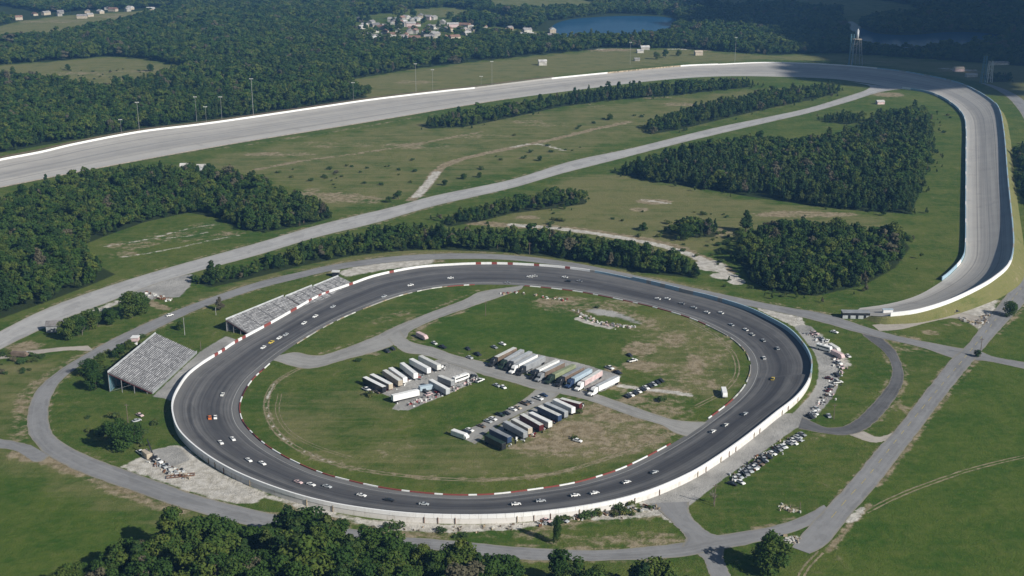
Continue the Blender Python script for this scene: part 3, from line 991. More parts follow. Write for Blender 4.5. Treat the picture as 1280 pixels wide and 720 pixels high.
stamp_line('pale', [(1012, 416), (1026, 428), (1040, 440), (1052, 455)], 6, .75, 6)
stamp_line('dirt', [(1088, 421), (1105, 428), (1114, 440)], 3, .8, 3)
for b in [(1130, 424, 30, 6, .45), (1165, 416, 14, 4, .6), (1190, 405, 16, 5, .5), (1140, 437, 30, 6, .45), (1120, 500, 10, 20, .5), (1245, 375, 20, 10, .5), (1020, 545, 20, 6, .4), (935, 625, 40, 14, .3), (990, 635, 20, 8, .4)]:
    stamp_blob('dirt', *b)
stamp_poly('pale', [(1172, 389), (1216, 371), (1248, 374), (1240, 398), (1224, 414), (1208, 396)], 0.9, 4)
stamp_poly('lot', [(1165, 392), (1200, 376), (1216, 386), (1195, 396)], 0.8, 4)
stamp_line('dirt', [(700, 655), (760, 645), (830, 640)], 6, .6, 6)
stamp_line('pale', [(745, 648), (790, 644), (825, 641)], 3, .7, 3)
stamp_line('dirt', [(660, 672), (740, 676), (850, 670)], 5, .45, 7)
stamp_line('dirt', [(1036, 688), (1046, 676), (1070, 648), (1088, 630)], 1.2, .8, 2.5)
stamp_line('pale', [(1062, 652), (1078, 636)], 2, .7, 3)

stamp_blob('pale', 992, 675, 16, 6, .8)
stamp_line('dirt', [(20, 566), (70, 578), (130, 604), (190, 628), (225, 640)], 4, .7, 7)
stamp_line('dirt', [(22, 550), (24, 520), (34, 490), (60, 468), (95, 447)], 3, .55, 8)
stamp_poly('dry', [(-20, 450), (60, 448), (95, 445), (35, 495), (22, 560), (-20, 548)], .6, 8)
stamp_line('dry', [(0, 568), (70, 585), (150, 618), (220, 645)], 20, .55, 16)
stamp_poly('lot', [(152, 366), (195, 350), (242, 342), (238, 358), (224, 372), (205, 372), (176, 377)], 0.9, 3)
stamp_poly('pale', [(60, 410), (90, 396), (140, 376), (165, 372), (140, 386), (100, 400), (70, 420)], .7, 4)
stamp_line('dirt', [(178, 372), (192, 380), (208, 386)], 4, .8, 4)
stamp_poly('dirt', [(0, 432), (40, 425), (60, 432), (40, 445), (0, 448)], .7, 5)
stamp_poly('pale', [(420, 340), (475, 326), (545, 323), (540, 330), (470, 339), (432, 347)], .9, 4)
stamp_line('dirt', [(440, 333), (480, 328), (550, 326)], 4, .7, 4)
stamp_line('dry', [(250, 372), (340, 344), (430, 325), (520, 315), (640, 318), (760, 336), (900, 365)], 6, .6, 8)
# meadow between the speedway and the link road
for b in [(415, 246, 46, 8, .62), (385, 240, 20, 5, .6), (455, 250, 30, 6, .6), (420, 180, 70, 6, .4), (350, 193, 60, 4, .55), (520, 182, 60, 5, .5), (600, 170, 50, 4, .4), (680, 156, 40, 4, .4), (850, 130, 30, 3, .6), (820, 122, 30, 3, .4), (740, 132, 20, 3, .5), (660, 152, 30, 3, .5)]:
    stamp_blob('dirt', *b)
stamp_line('dirt', [(514, 250), (530, 236), (545, 216), (562, 204), (600, 193), (650, 183), (700, 172), (745, 161), (785, 153)], 5, 1.0, 5)
stamp_line('pale', [(520, 246), (533, 232), (546, 215)], 5, .7, 5)
stamp_line('pale', [(640, 184), (670, 180), (705, 188)], 4, .6, 5)
stamp_line('dirt', [(320, 212), (380, 201), (460, 190), (520, 180), (600, 165)], 3, .7, 6)
stamp_line('dirt', [(200, 195), (330, 178), (450, 159), (560, 140)], 4, .5, 8)
stamp_poly('dry', [(170, 215), (330, 182), (520, 150), (700, 136), (940, 110), (1040, 108), (1000, 130), (800, 175), (640, 215), (540, 240), (420, 270), (330, 225)], .62, 20)
stamp_poly('dry', [(700, 222), (770, 215), (920, 246), (1120, 272), (1140, 300), (940, 290), (860, 330), (700, 290), (600, 285)], .72, 14)
# sand track down the right hand belt
stamp_line('dirt', [(590, 278), (650, 283), (700, 285), (760, 293), (820, 303), (870, 320), (910, 340)], 6, .95, 8)
stamp_line('pale', [(640, 281), (700, 286), (770, 296), (830, 308), (872, 322), (905, 340), (925, 352)], 4, .8, 5)
for b in [(888, 332, 22, 8, .95), (905, 345, 20, 5, .9), (920, 352, 12, 5, .8)]:
    stamp_blob('pale', *b)
for b in [(818, 252, 26, 4, .8), (1000, 268, 70, 5, .7), (1040, 268, 40, 4, .7), (660, 272, 20, 3, .7), (905, 290, 30, 8, .6), (1085, 342, 18, 8, .4), (1160, 250, 20, 50, .2), (800, 262, 16, 3, .7), (1110, 118, 24, 4, .8)]:
    stamp_blob('dirt', *b)
stamp_line('pale', [(805, 250), (835, 254)], 4, .6, 5)
# clearing in the wood
for b in [(165, 306, 40, 8, .5), (225, 296, 55, 9, .45), (255, 282, 25, 6, .45), (150, 318, 30, 6, .5), (290, 292, 30, 4, .45)]:
    stamp_blob('dirt', *b)
for l in ([(130, 308), (180, 300), (240, 285), (275, 280)], [(150, 322), (210, 312), (280, 297), (300, 294)], [(190, 298), (230, 296), (260, 290)]):
    stamp_line('pale', l, 1.6, .5, 4)
# far fields
FIELD_A = [(-20, 83), (60, 77), (140, 70.5), (190, 75), (238, 86), (215, 97), (165, 109), (130, 116), (95, 112), (60, 105), (-20, 104)]
FIELD_B = [(-20, 36), (30, 26), (70, 20), (130, 16), (220, 11), (205, 19), (160, 29), (110, 40), (60, 50), (-20, 55)]
FIELD_C = [(425, 101), (520, 86.5), (600, 77), (700, 67), (760, 61), (850, 62), (960, 69), (1060, 68), (1150, 74), (1240, 80), (1300, 84), (1340, 130), (1262, 130), (1244, 114), (1222, 104), (1160, 91), (1110, 84), (1035, 77), (960, 75), (850, 80), (690, 96), (557, 113), (470, 122), (440, 124)]
FIELD_D = [(600, -6), (690, -8), (760, 4), (735, 14), (680, 15), (620, 17)]
FIELD_E = [(880, -8), (1060, -6), (1140, 6), (1160, 20), (1090, 24), (1070, 34), (1050, 28), (1050, 16), (960, 10), (900, 12)]
FIELD_F = [(505, 12), (560, 9), (600, 14), (560, 22), (510, 21)]
for q in (FIELD_A, FIELD_B, FIELD_C):
    stamp_poly('dry', q, .75, 20)
for q in (FIELD_D, FIELD_E, FIELD_F):
    stamp_poly('dry', q, .6, 20)
for b in [(110, 92, 60, 5, .45), (180, 88, 30, 3, .5), (60, 27, 60, 3, .5), (150, 20, 50, 3, .5), (520, 103, 40, 3, .5), (640, 75, 60, 2, .3), (760, 62, 50, 2.5, .7), (880, 62, 40, 2.5, .6), (1200, 88, 30, 4, .6), (1100, 78, 60, 3, .4)]:
    stamp_blob('dirt', *b)
stamp_line('pale', [(735, 62), (790, 60), (900, 63)], 8, .6, 10)
stamp_line('pale', [(1180, 86), (1215, 88)], 10, .7, 12)
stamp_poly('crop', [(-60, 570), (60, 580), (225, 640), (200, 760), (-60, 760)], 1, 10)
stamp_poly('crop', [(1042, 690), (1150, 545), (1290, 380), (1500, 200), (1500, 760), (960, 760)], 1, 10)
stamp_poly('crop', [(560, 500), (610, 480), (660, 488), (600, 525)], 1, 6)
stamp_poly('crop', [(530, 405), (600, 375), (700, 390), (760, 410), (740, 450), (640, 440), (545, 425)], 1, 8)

# ------------------------------------------------------------------ trees: where they stand
WOODS = []


def wood(poly, spacing, hr, pine, key, holes=()):
    WOODS.append((PL(poly), spacing, hr, pine, key, [PL(h) for h in holes]))


wood([(-90, 275), (0, 262), (50, 240), (100, 228), (150, 221), (200, 219), (250, 222), (290, 227), (330, 231), (365, 250), (400, 262), (415, 272), (390, 280), (335, 290), (305, 288), (270, 272), (235, 266), (180, 278), (130, 296), (100, 308), (108, 325), (145, 343), (120, 354), (60, 377), (0, 399), (-60, 420), (-90, 425)], 5.6, (9, 14), .35, 'west')
wood([(242, 352), (300, 341), (360, 323), (420, 306), (480, 293), (520, 290), (560, 296), (560, 311), (500, 314), (440, 320), (380, 332), (320, 347), (262, 360)], 5.2, (6.5, 11), .4, 'belt')
wood([(540, 300), (640, 299), (700, 303), (760, 313), (820, 327), (868, 338), (874, 349), (800, 341), (720, 326), (640, 316), (540, 312)], 5.0, (9, 13), .35, 'belt')
wood([(548, 277), (600, 267), (640, 256), (690, 244), (730, 246), (733, 255), (690, 261), (640, 267), (600, 277), (560, 284)], 5.5, (7, 11), .4, 'belt_c')
wood([(930, 305), (960, 292), (1000, 290), (1060, 297), (1130, 300), (1138, 310), (1120, 335), (1080, 357), (1020, 370), (965, 366), (935, 350), (922, 325)], 5.6, (10, 15), .5, 'south_turn')
wood([(832, 291), (850, 284), (885, 283), (900, 290), (893, 297), (850, 297)], 5.5, (8, 12), .3, 'clump')
wood([(775, 217), (800, 208), (860, 193), (930, 183), (1000, 185), (1050, 177), (1078, 166), (1090, 152), (1130, 145), (1160, 143), (1165, 180), (1155, 225), (1140, 268), (1050, 262), (950, 248), (850, 232), (795, 223)], 6.0, (11, 15), .6, 'turn')
wood([(1028, 148), (1060, 146), (1085, 150), (1060, 156), (1030, 153)], 6.5, (7, 11), .5, 'turn_b')
wood([(530, 157), (560, 152), (640, 139), (700, 127), (760, 119), (850, 112), (900, 107), (940, 106), (942, 109), (900, 113), (850, 119), (760, 126), (700, 134), (640, 147), (580, 159), (535, 161)], 6.0, (9, 14), .8, 'strip')
wood([(808, 160), (850, 146), (900, 134), (960, 122), (1010, 115), (1045, 113), (1050, 116), (1010, 126), (960, 136), (900, 150), (850, 162), (815, 168)], 6.0, (9, 13), .7, 'strip_b')
wood([(72, 745), (100, 728), (130, 718), (180, 692), (225, 676), (262, 676), (320, 692), (348, 678), (366, 672), (410, 680), (440, 692), (480, 702), (530, 710), (600, 719), (660, 728), (720, 736), (800, 735), (862, 742), (880, 790), (60, 800)], 5.8, (11, 20), .3, 'near')
LAKE1 = [(694, 30), (715, 24), (760, 20.5), (800, 20), (838, 22), (846, 30), (830, 42), (800, 50), (740, 50), (705, 45), (690, 38)]
LAKE2 = [(1054, 30), (1066, 27), (1080, 36), (1100, 42), (1140, 43.5), (1185, 40), (1230, 41), (1262, 47), (1240, 60), (1190, 66), (1100, 66), (1075, 60), (1060, 44)]
SCRUBLAND = [(135, 119), (170, 111), (240, 96), (330, 96), (390, 104), (330, 113), (240, 119), (170, 126)]
FIELD_G = [(572, 33), (630, 34), (700, 42), (722, 51), (650, 48), (590, 42)]
FIELD_H = [(545, 14), (620, 18), (668, 30), (640, 30), (590, 22), (540, 19)]
for q in (FIELD_G, FIELD_H):
    stamp_poly('dry', q, .7, 20)
    stamp_poly('pale', [(x, y + .8) for x, y in q], .3, 15)
TOWN1 = [(440, 21), (480, 17), (560, 17), (585, 23), (565, 30), (595, 40), (600, 52), (560, 58), (470, 57), (440, 48)]
wood([(-110, 200), (-60, 199), (0, 191), (100, 174), (175, 161), (320, 143), (400, 132), (462, 122), (445, 112), (430, 101), (520, 86), (600, 76.5), (700, 66.5), (760, 60), (850, 61), (960, 68.5), (1060, 67), (1150, 73), (1240, 80), (1420, 90), (1420, -45), (1000, -45), (600, -45), (-110, -45)], 9.5, (11, 17), .3, 'far',
     [FIELD_A, FIELD_B, FIELD_D, FIELD_E, FIELD_F, FIELD_G, FIELD_H, LAKE1, SCRUBLAND, [(680, 28), (760, 17), (842, 19), (850, 30), (835, 44), (800, 52), (700, 50), (670, 38)], LAKE2, TOWN1, [(-20, 4), (60, 16), (150, 12), (230, 8), (215, 16), (-20, 30)],
      [(640, 36), (700, 44), (720, 54), (640, 50)]])
wood([(1268, 190), (1290, 180), (1400, 190), (1400, 270), (1290, 262), (1272, 240)], 6.5, (8, 12), .4, 'east')
wood([(1228, 94), (1262, 94), (1265, 103), (1232, 103)], 9, (6, 10), .4, 'east_b')

tp, th, tk, tkey = [], [], [], []
LINKC = smooth(PL([(0, 425), (80, 393), (175, 352), (320, 311), (402, 288), (495, 268), (545, 250), (640, 229), (715, 206), (790, 187), (890, 164), (960, 149), (1060, 124)]), 4)[:, :2]
for poly, spc, hr, pine, key, holes in WOODS:
    lo, hi = poly[:, :2].min(0) - 16, poly[:, :2].max(0) + 16
    y = lo[1]
    rows = []
    while y < hi[1]:
        s = spc * (1.0 if key != 'far' else np.interp(y, [1200, 2500, 5000, 9000], [0.78, 1.1, 2.4, 4.0]))
        xs = np.arange(lo[0], hi[0], s)
        rows.append(np.stack([xs, np.full(len(xs), y)], 1) + rng.uniform(-.55, .55, (len(xs), 2)) * s)
        y += s * 0.92
    g = np.vstack(rows)
    vx, vy = proj(np.c_[g, np.full(len(g), 6.0)])
    g = g[(vx > -110) & (vx < 1390) & (vy < 775)]
    sd = segdist(g, np.vstack([poly[:, :2], poly[:1, :2]])) * np.where(inside(poly, g), 1, -1)
    wob = 4.5 * np.sin(g[:, 0] * .083 + 2 * np.sin(g[:, 1] * .05)) * np.cos(g[:, 1] * .071 + g[:, 0] * .02) + rng.normal(0, 2.2, len(g))
    thin = key in ('belt', 'belt_c', 'strip', 'strip_b')
    k = sd + np.clip(wob, -3.5 if thin else -9, 1.5 if thin else 3) > 0
    gap = np.sin(g[:, 0] * .047 + 1.1) * np.sin(g[:, 1] * .039 + g[:, 0] * .013) + .35 * np.sin(g[:, 0] * .21) * np.sin(g[:, 1] * .17)
    k &= ~((gap > .78) & (rng.random(len(g)) < .6))
    sap = (sd < -1) & (sd > -14) & (rng.random(len(g)) < .10) & (key in ('turn', 'turn_b', 'south_turn', 'clump', 'strip', 'strip_b', 'belt_c'))
    if sap.any():
        sap[sap] &= segdist(g[sap], LINKC) > 13
    k |= sap
    for h in holes:
        k &= ~(inside(h, g) & (rng.random(len(g)) < (.965 if len(h) == len(TOWN1) and abs(h[0][0] - P(*TOWN1[0])[0]) < 1 else .6 if len(h) == len(SCRUBLAND) and abs(h[0][0] - P(*SCRUBLAND[0])[0]) < 1 else 1.1)))
    g, sd, sap = g[k], sd[k], sap[k]
    u = rng.random(len(g))
    cl = np.sin(g[:, 0] * 0.031 + 1.3) * np.cos(g[:, 1] * 0.027) * .5 + .5      # stands of one height
    h = hr[0] + (hr[1] - hr[0]) * np.clip(0.45 * cl + 1.0 * u ** 1.4 - 0.2, -.45, 1.25)
    h *= np.where(rng.random(len(g)) < .10, 1.32, 1.0) * np.clip(.62 + sd / 18, .5, 1.0)
    h[sap] = rng.uniform(2.0, 5.5, sap.sum())
    if key == 'far':
        h *= np.interp(g[:, 1], [1500, 5000], [1.0, 1.5])
    if key == 'near':
        h *= np.interp(proj(np.c_[g, np.zeros(len(g))])[0], [60, 200, 400, 500, 700], [.72, .95, 1.0, .84, .74])
    tp.append(g)
    th.append(h)
    tk.append(rng.random(len(g)) < pine * (0.4 + 1.2 * (np.sin(g[:, 0] * .012 + g[:, 1] * .017) * .5 + .5)))
    tkey += [key] * len(g)
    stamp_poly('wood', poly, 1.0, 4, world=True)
tp = np.vstack(tp)
th = np.concatenate(th)
tk = np.concatenate(tk)
tkey = np.array(tkey)
for h in (FIELD_A, FIELD_B, FIELD_D, FIELD_E, FIELD_F, FIELD_G, FIELD_H, TOWN1, SCRUBLAND):
    q = PL(h)[:, :2]
    idx = box_sel(q.min(0), q.max(0))
    CH['wood'][idx[inside(q, gp[idx])]] = 0

nx, ny = len(gx), len(gy)
ii = np.arange(nx * ny).reshape(ny, nx)
quads = np.stack([ii[:-1, :-1], ii[:-1, 1:], ii[1:, 1:], ii[1:, :-1]], -1).reshape(-1, 4)
gm = bpy.data.meshes.new('ground')
gm.vertices.add(nx * ny)
gm.vertices.foreach_set('co', np.c_[gp, np.zeros(len(gp))].ravel())
gm.loops.add(quads.size)
gm.loops.foreach_set('vertex_index', quads.ravel())
gm.polygons.add(len(quads))
gm.polygons.foreach_set('loop_start', np.arange(0, quads.size, 4))
gm.update(calc_edges=True)
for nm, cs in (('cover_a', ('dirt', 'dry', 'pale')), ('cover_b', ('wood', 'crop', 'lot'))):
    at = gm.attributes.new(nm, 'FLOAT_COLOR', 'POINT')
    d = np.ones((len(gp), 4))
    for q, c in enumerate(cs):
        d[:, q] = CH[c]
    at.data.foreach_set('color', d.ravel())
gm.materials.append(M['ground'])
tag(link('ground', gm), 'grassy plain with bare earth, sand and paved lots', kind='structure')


def flat_poly(name, px, z, mat, label):
    p = smooth(PL(px, z), 8, True)
    tri = tessellate_polygon([[Vector(q) for q in p]])
    me = mk_mesh(name, p, tri, mat)
    if me.polygons[0].normal.z < 0:
        me.flip_normals()
    return tag(link(name, me), label, kind='structure')


flat_poly('lake', LAKE1, 0.06, M['water'], 'blue lake beyond the woods with a grassy shore')
flat_poly('lake', LAKE2, 0.06, M['water'], 'dark blue lake under cloud shade behind the steel tower')

# grass embankment outside the banked speedway
d = np.gradient(S_OUT[:, :2], axis=0)
d /= np.linalg.norm(d, axis=1)[:, None]
nrm = np.stack([d[:, 1], -d[:, 0]], 1)
cen = S_IN[:, :2]
sg = np.sign(((S_OUT[:, :2] - cen) * nrm).sum(1))
nrm *= sg[:, None]
S_N = nrm
sb0 = S_OUT.copy()
sb0[:, :2] += nrm * 0.5
sb1 = S_OUT.copy()
sb1[:, :2] += nrm * (1.0 + 1.0 * S_OUT[:, 2:3])
sb1[:, 2] = -0.05
bank_ob = ribbon('embankment', sb0, sb1, M['ground'], 4)
for nm_, cl_ in (('cover_a', (.25, .8, .15, 1)), ('cover_b', (0, 0, 0, 1))):
    at = bank_ob.data.attributes.new(nm_, 'FLOAT_COLOR', 'POINT')
    at.data.foreach_set('color', np.tile(cl_, len(bank_ob.data.vertices)))
tag(bank_ob, 'grass embankment carrying the outer edge of the speedway')


# ------------------------------------------------------------------ walls
def wall_run(path, seg, colours, name, parent, h, t, zb, nrm=None, closed=False, names='wall_panel'):
    """cut a path (n,3: base line) into panels; each panel a solid of its own"""
    q = np.vstack([path, path[:1]]) if closed else path
    s = arclen(q[:, :2])
    n = int(s[-1] / seg)
    cuts = np.linspace(0, s[-1], n + 1)
    out = []
    for k in range(n):
        m = max(2, int(seg / 3) + 1)
        t_ = np.linspace(cuts[k] + 0.03, cuts[k + 1] - 0.03, m)
        c = np.stack([np.interp(t_, s, q[:, i]) for i in range(3)], 1)
        dd = np.gradient(c[:, :2], axis=0)
        dd /= np.linalg.norm(dd, axis=1)[:, None]
        nn = np.stack([dd[:, 1], -dd[:, 0]], 1)
        hh = h(k, c) if callable(h) else h
        v, f = [], []
        for i in range(m):
            for sx, zz in ((-t / 2, zb), (t / 2, zb), (t / 2, hh), (-t / 2, hh)):
                v.append((c[i, 0] + nn[i, 0] * sx, c[i, 1] + nn[i, 1] * sx, c[i, 2] + zz))
        for i in range(m - 1):
            for j in range(4):
                a, b2 = i * 4 + j, i * 4 + (j + 1) % 4
                f.append((a, b2, b2 + 4, a + 4))
        f.append((3, 2, 1, 0))
        f.append(tuple((m - 1) * 4 + j for j in range(4)))
        mat = colours(k, c)
        if mat is None:
            continue
        me = mk_mesh(names, v, f, mat)
        bm = bmesh.new()
        bm.from_mesh(me)
        bmesh.ops.recalc_face_normals(bm, faces=bm.faces)
        bm.to_mesh(me)
        bm.free()
        out.append(link(names, me, parent))
    return out


def px_of(c):
    x, y = proj(c.mean(0))
    return float(x), float(y)


ow = empty('oval_wall', 'continuous white outer wall of the oval with red and bluish lengths', 'wall')


def oval_col(k, c):
    x, y = px_of(c)
    r = random.Random(k * 7 + 1).random()
    if y < 450 and x < 440:
        return M['wall_red'] if r < 0.30 else M['wall_white']
    if y < 345 and x < 735:
        return M['wall_red'] if r < 0.14 else M['wall_white']
    if y < 475 and x > 735:
        return M['wall_blue'] if r < 0.8 else M['wall_grey']
    return M['wall_white']


owp = z3(O_OUT + (O_OUT - OC) / np.linalg.norm(O_OUT - OC, axis=1)[:, None] * 0.35, BANK + 0.06)
wall_run(owp, 3.6, oval_col, 'oval_wall', ow, lambda k, c: WALL + (1.0 if px_of(c)[1] < 470 and px_of(c)[0] > 790 else 0), 0.7, -0.3, closed=True)
# retaining wall under it
n_ = (O_OUT - OC) / np.linalg.norm(O_OUT - OC, axis=1)[:, None]
ra, rb = z3(O_OUT + n_ * 0.55, BANK - 0.3), z3(O_OUT + n_ * 0.62, -0.1)
rt = ribbon('retaining_wall', ra, rb, M['wall_raw'], 2, kind=None, parent=ow, closed=True)
bot = z3(O_OUT + n_ * 0.85, -0.05)
# posts against the retaining wall along the near side and left
for i in range(0, NO):
    pass
s = arclen(np.vstack([O_OUT, O_OUT[:1]]))
pm = MB().box(-0.16, 0.16, -0.22, 0.3, 0, BANK + 0.3).mesh('post', M['stain'])
pm2 = MB().box(-0.1, 0.1, -0.2, 0.3, 0, BANK + 0.2).mesh('post', M['rust'])
for q in np.arange(0, s[-1], 6.4):
    i = int(np.searchsorted(s, q)) % NO
    x, y = proj((*O_OUT[i], 0.))
    if y > 500:
        if random.random() < .55:
            continue
        o = link('post', random.choice((pm, pm2)), ow)
        p = O_OUT[i] + n_[i] * 0.65
        o.location = (p[0], p[1], 0)
        o.rotation_euler = (0, 0, math.atan2(n_[i][1], n_[i][0]) - math.pi / 2)

# inner kerb of the oval: red and white blocks
kb = empty('infield_barrier', 'low red and white block barrier round the oval infield', 'barrier')
ipath = z3(O_IN - (O_IN - OC) / np.linalg.norm(O_IN - OC, axis=1)[:, None] * 0.4, 0.0)


def kerb_col(k, c):
    x, y = px_of(c)
    if (455 < 1e9) and ((590 < x < 655 and y < 362) or (840 < x < 886 and 520 < y < 556) or (335 < x < 372 and 428 < y < 456)):
        return None                                   # gaps where the infield roads cross
    if y < 440 and x < 560 or (x > 880 and 400 < y < 500):
        return random.Random(k).choice((M['wall_grey'], M['wall_grey'], M['offwhite'], M['stain'], None))
    if x < 330:
        return random.Random(k).choice((M['wall_red'], M['maroon'], M['wall_white']))
    r = random.Random(k // 2 * 3 + 5).random()
    return M['wall_white'] if (k // 2 % 2 if r < .8 else k % 2) else M['wall_red']


wall_run(ipath, 3.6, kerb_col, 'kerb', kb, 0.5, 0.5, -0.05, closed=True, names='barrier_block')

# speedway walls
sw = empty('speedway_wall', 'long white outer wall following the speedway into the banked turn', 'wall')


def sp_col(k, c):
    x, y = px_of(c)
    if x < 1106 and y > 380:
        return None
    if y < 112 and 594 < x < 688:
        return M['wall_grey']
    if 760 < x < 848 and y < 95:
        return M['stain']
    if (x > 1100 and y < 175) or (x > 1225 and y < 330):
        return M['wall_blue'] if k % 4 else M['wall_grey']
    return M['wall_white']


swp = S_OUT.copy()
swp[:, :2] += S_N * 0.4
wall_run(swp, 12.0, sp_col, 'speedway_wall', sw, lambda k, c: (1.5 if px_of(c)[1] < 130 else 2.1) if px_of(c)[0] > 900 else 1.9, 0.8, -0.8)
# retaining face where the banking runs out
e0 = int(NS * 0.86)
e1 = max(i for i in range(NS) if proj(S_OUT[i])[0] > 1106)
f0 = swp[e0:e1].copy()
f0[:, :2] += S_N[e0:e1] * 0.42
f0[:, 2] += 1.2
f1 = swp[e0:e1].copy()
f1[:, :2] += S_N[e0:e1] * 0.5
f1[:, 2] = -0.1
ribbon('retaining_wall', f0, f1, M['wall_white'], 2, kind=None, parent=sw)
# rail fence behind the back straight
rf = empty('rail_fence', 'low dark rail fence behind the white wall of the back straight', 'fence')
q0 = S_OUT[: int(NS * 0.34)].copy()
q0[:, :2] += S_N[: len(q0)] * 1.7
ss = arclen(q0[:, :2])
mbp = MB().box(-.12, .12, -.12, .12, -1, 3.5).mesh('post', M['wood'])
rm = simple('dull_red_rail', (0.13, 0.085, 0.075), 0.3, 0.2)
prev = None
for q in np.arange(0, ss[-1], 14.0):
    c = np.array([np.interp(q, ss, q0[:, i]) for i in range(3)])
    o = link('post', mbp, rf)
    o.location = c
    if prev is not None:
        link('rail', MB().bar(prev + (0, 0, 2.6), c + (0, 0, 2.6), 0.28).mesh('rail', rm), rf)
        link('rail', MB().bar(prev + (0, 0, 3.3), c + (0, 0, 3.3), 0.22).mesh('rail', rm), rf)
    prev = c

# inner wall of the far turn
iw = empty('turn_wall', 'thin pale inner wall standing along the grass of the far turn', 'wall')
sel = []
for i in range(NS):
    x, y = proj(S_IN[i])
    if x > 1085 and 111 < y < 352:
        sel.append(i)
ipw = S_IN[sel].copy()
ipw[:, :2] -= S_N[sel] * 0.6
wall_run(ipw, 12.0, lambda k, c: M['wall_blue'] if k % 5 else M['wall_white'], 'turn_wall', iw, 2.6, 0.6, -0.1)
ir = empty('guard_rail', 'low guard rail on the grass edge of the back straight', 'fence')
sel = [i for i in range(NS) if proj(S_IN[i])[0] < 640 and i < NS * .5]
g0 = S_IN[sel].copy()
g0[:, :2] -= S_N[sel] * 1.0
ss = arclen(g0[:, :2])
prev = None
for q in np.arange(0, ss[-1], 13.0):
    c = np.array([np.interp(q, ss, g0[:, i]) for i in range(3)])
    o = link('post', mbp, ir)
    o.location = c
    o.scale = (1, 1, .25)
    if prev is not None:
        link('rail', MB().bar(prev + (0, 0, .8), c + (0, 0, .8), 0.25).mesh('rail', M['stain']), ir)
    prev = c

# dark building block and white end block at the foot of the turn
def block(name, a, b, w, h, mat, label, cat, roofmat):
    pa, pb = P(*a), P(*b)
    t = pb - pa
    L = np.linalg.norm(t)
    o = empty(name, label, cat, loc=tuple((pa + pb) / 2))
    o.rotation_euler = (0, 0, math.atan2(t[1], t[0]))
    link('body', MB().box(-L / 2, L / 2, -w / 2, w / 2, -.05, h).mesh('body', mat), o)
    link('roof', MB().box(-L / 2 - .2, L / 2 + .2, -w / 2 - .2, w / 2 + .2, h, h + .35).mesh('roof', roofmat), o)
    return o


o = block('store_shed', (1052, 396.5), (1086, 397), 5, 3.6, M['dark'], 'long dark low shed at the foot of the speedway turn', 'shed', M['grey'])
for k in range(4):
    link('door', MB().box(-8 + k * 4.6, -5 + k * 4.6, -2.66, -2.5, 0, 2.0).mesh('door', M['silver']), o)

exec_marker = 'objects'
# ------------------------------------------------------------------ tree models
def cards(centres, size, r, outward=None, jitter=0.9, tint=None):
    """small folded leaf sprays at the given centres"""
    n = len(centres)
    nn = r.normal(0, 1, (n, 3)) * jitter
    if outward is not None:
        nn += outward
    nn[:, 2] += 0.35
    nn /= np.linalg.norm(nn, axis=1)[:, None]
    a = np.cross(nn, r.normal(0, 1, (n, 3)))
    a /= np.linalg.norm(a, axis=1)[:, None] + 1e-9
    b = np.cross(nn, a)
    s = size * r.uniform(.65, 1.35, (n, 1))
    v = np.empty((n, 5, 3))
    v[:, 0] = centres - a * s * .6
    v[:, 1] = centres + b * s * .42 + nn * s * .12
    v[:, 2] = centres + a * s * .6
    v[:, 3] = centres - b * s * .42 + nn * s * .12
    v[:, 4] = centres + nn * s * .25
    f = []
    for i in range(n):
        k = i * 5
        f += [(k, k + 3, k + 4), (k + 3, k + 2, k + 4), (k + 2, k + 1, k + 4), (k + 1, k, k + 4)]
    return v.reshape(-1, 3), f


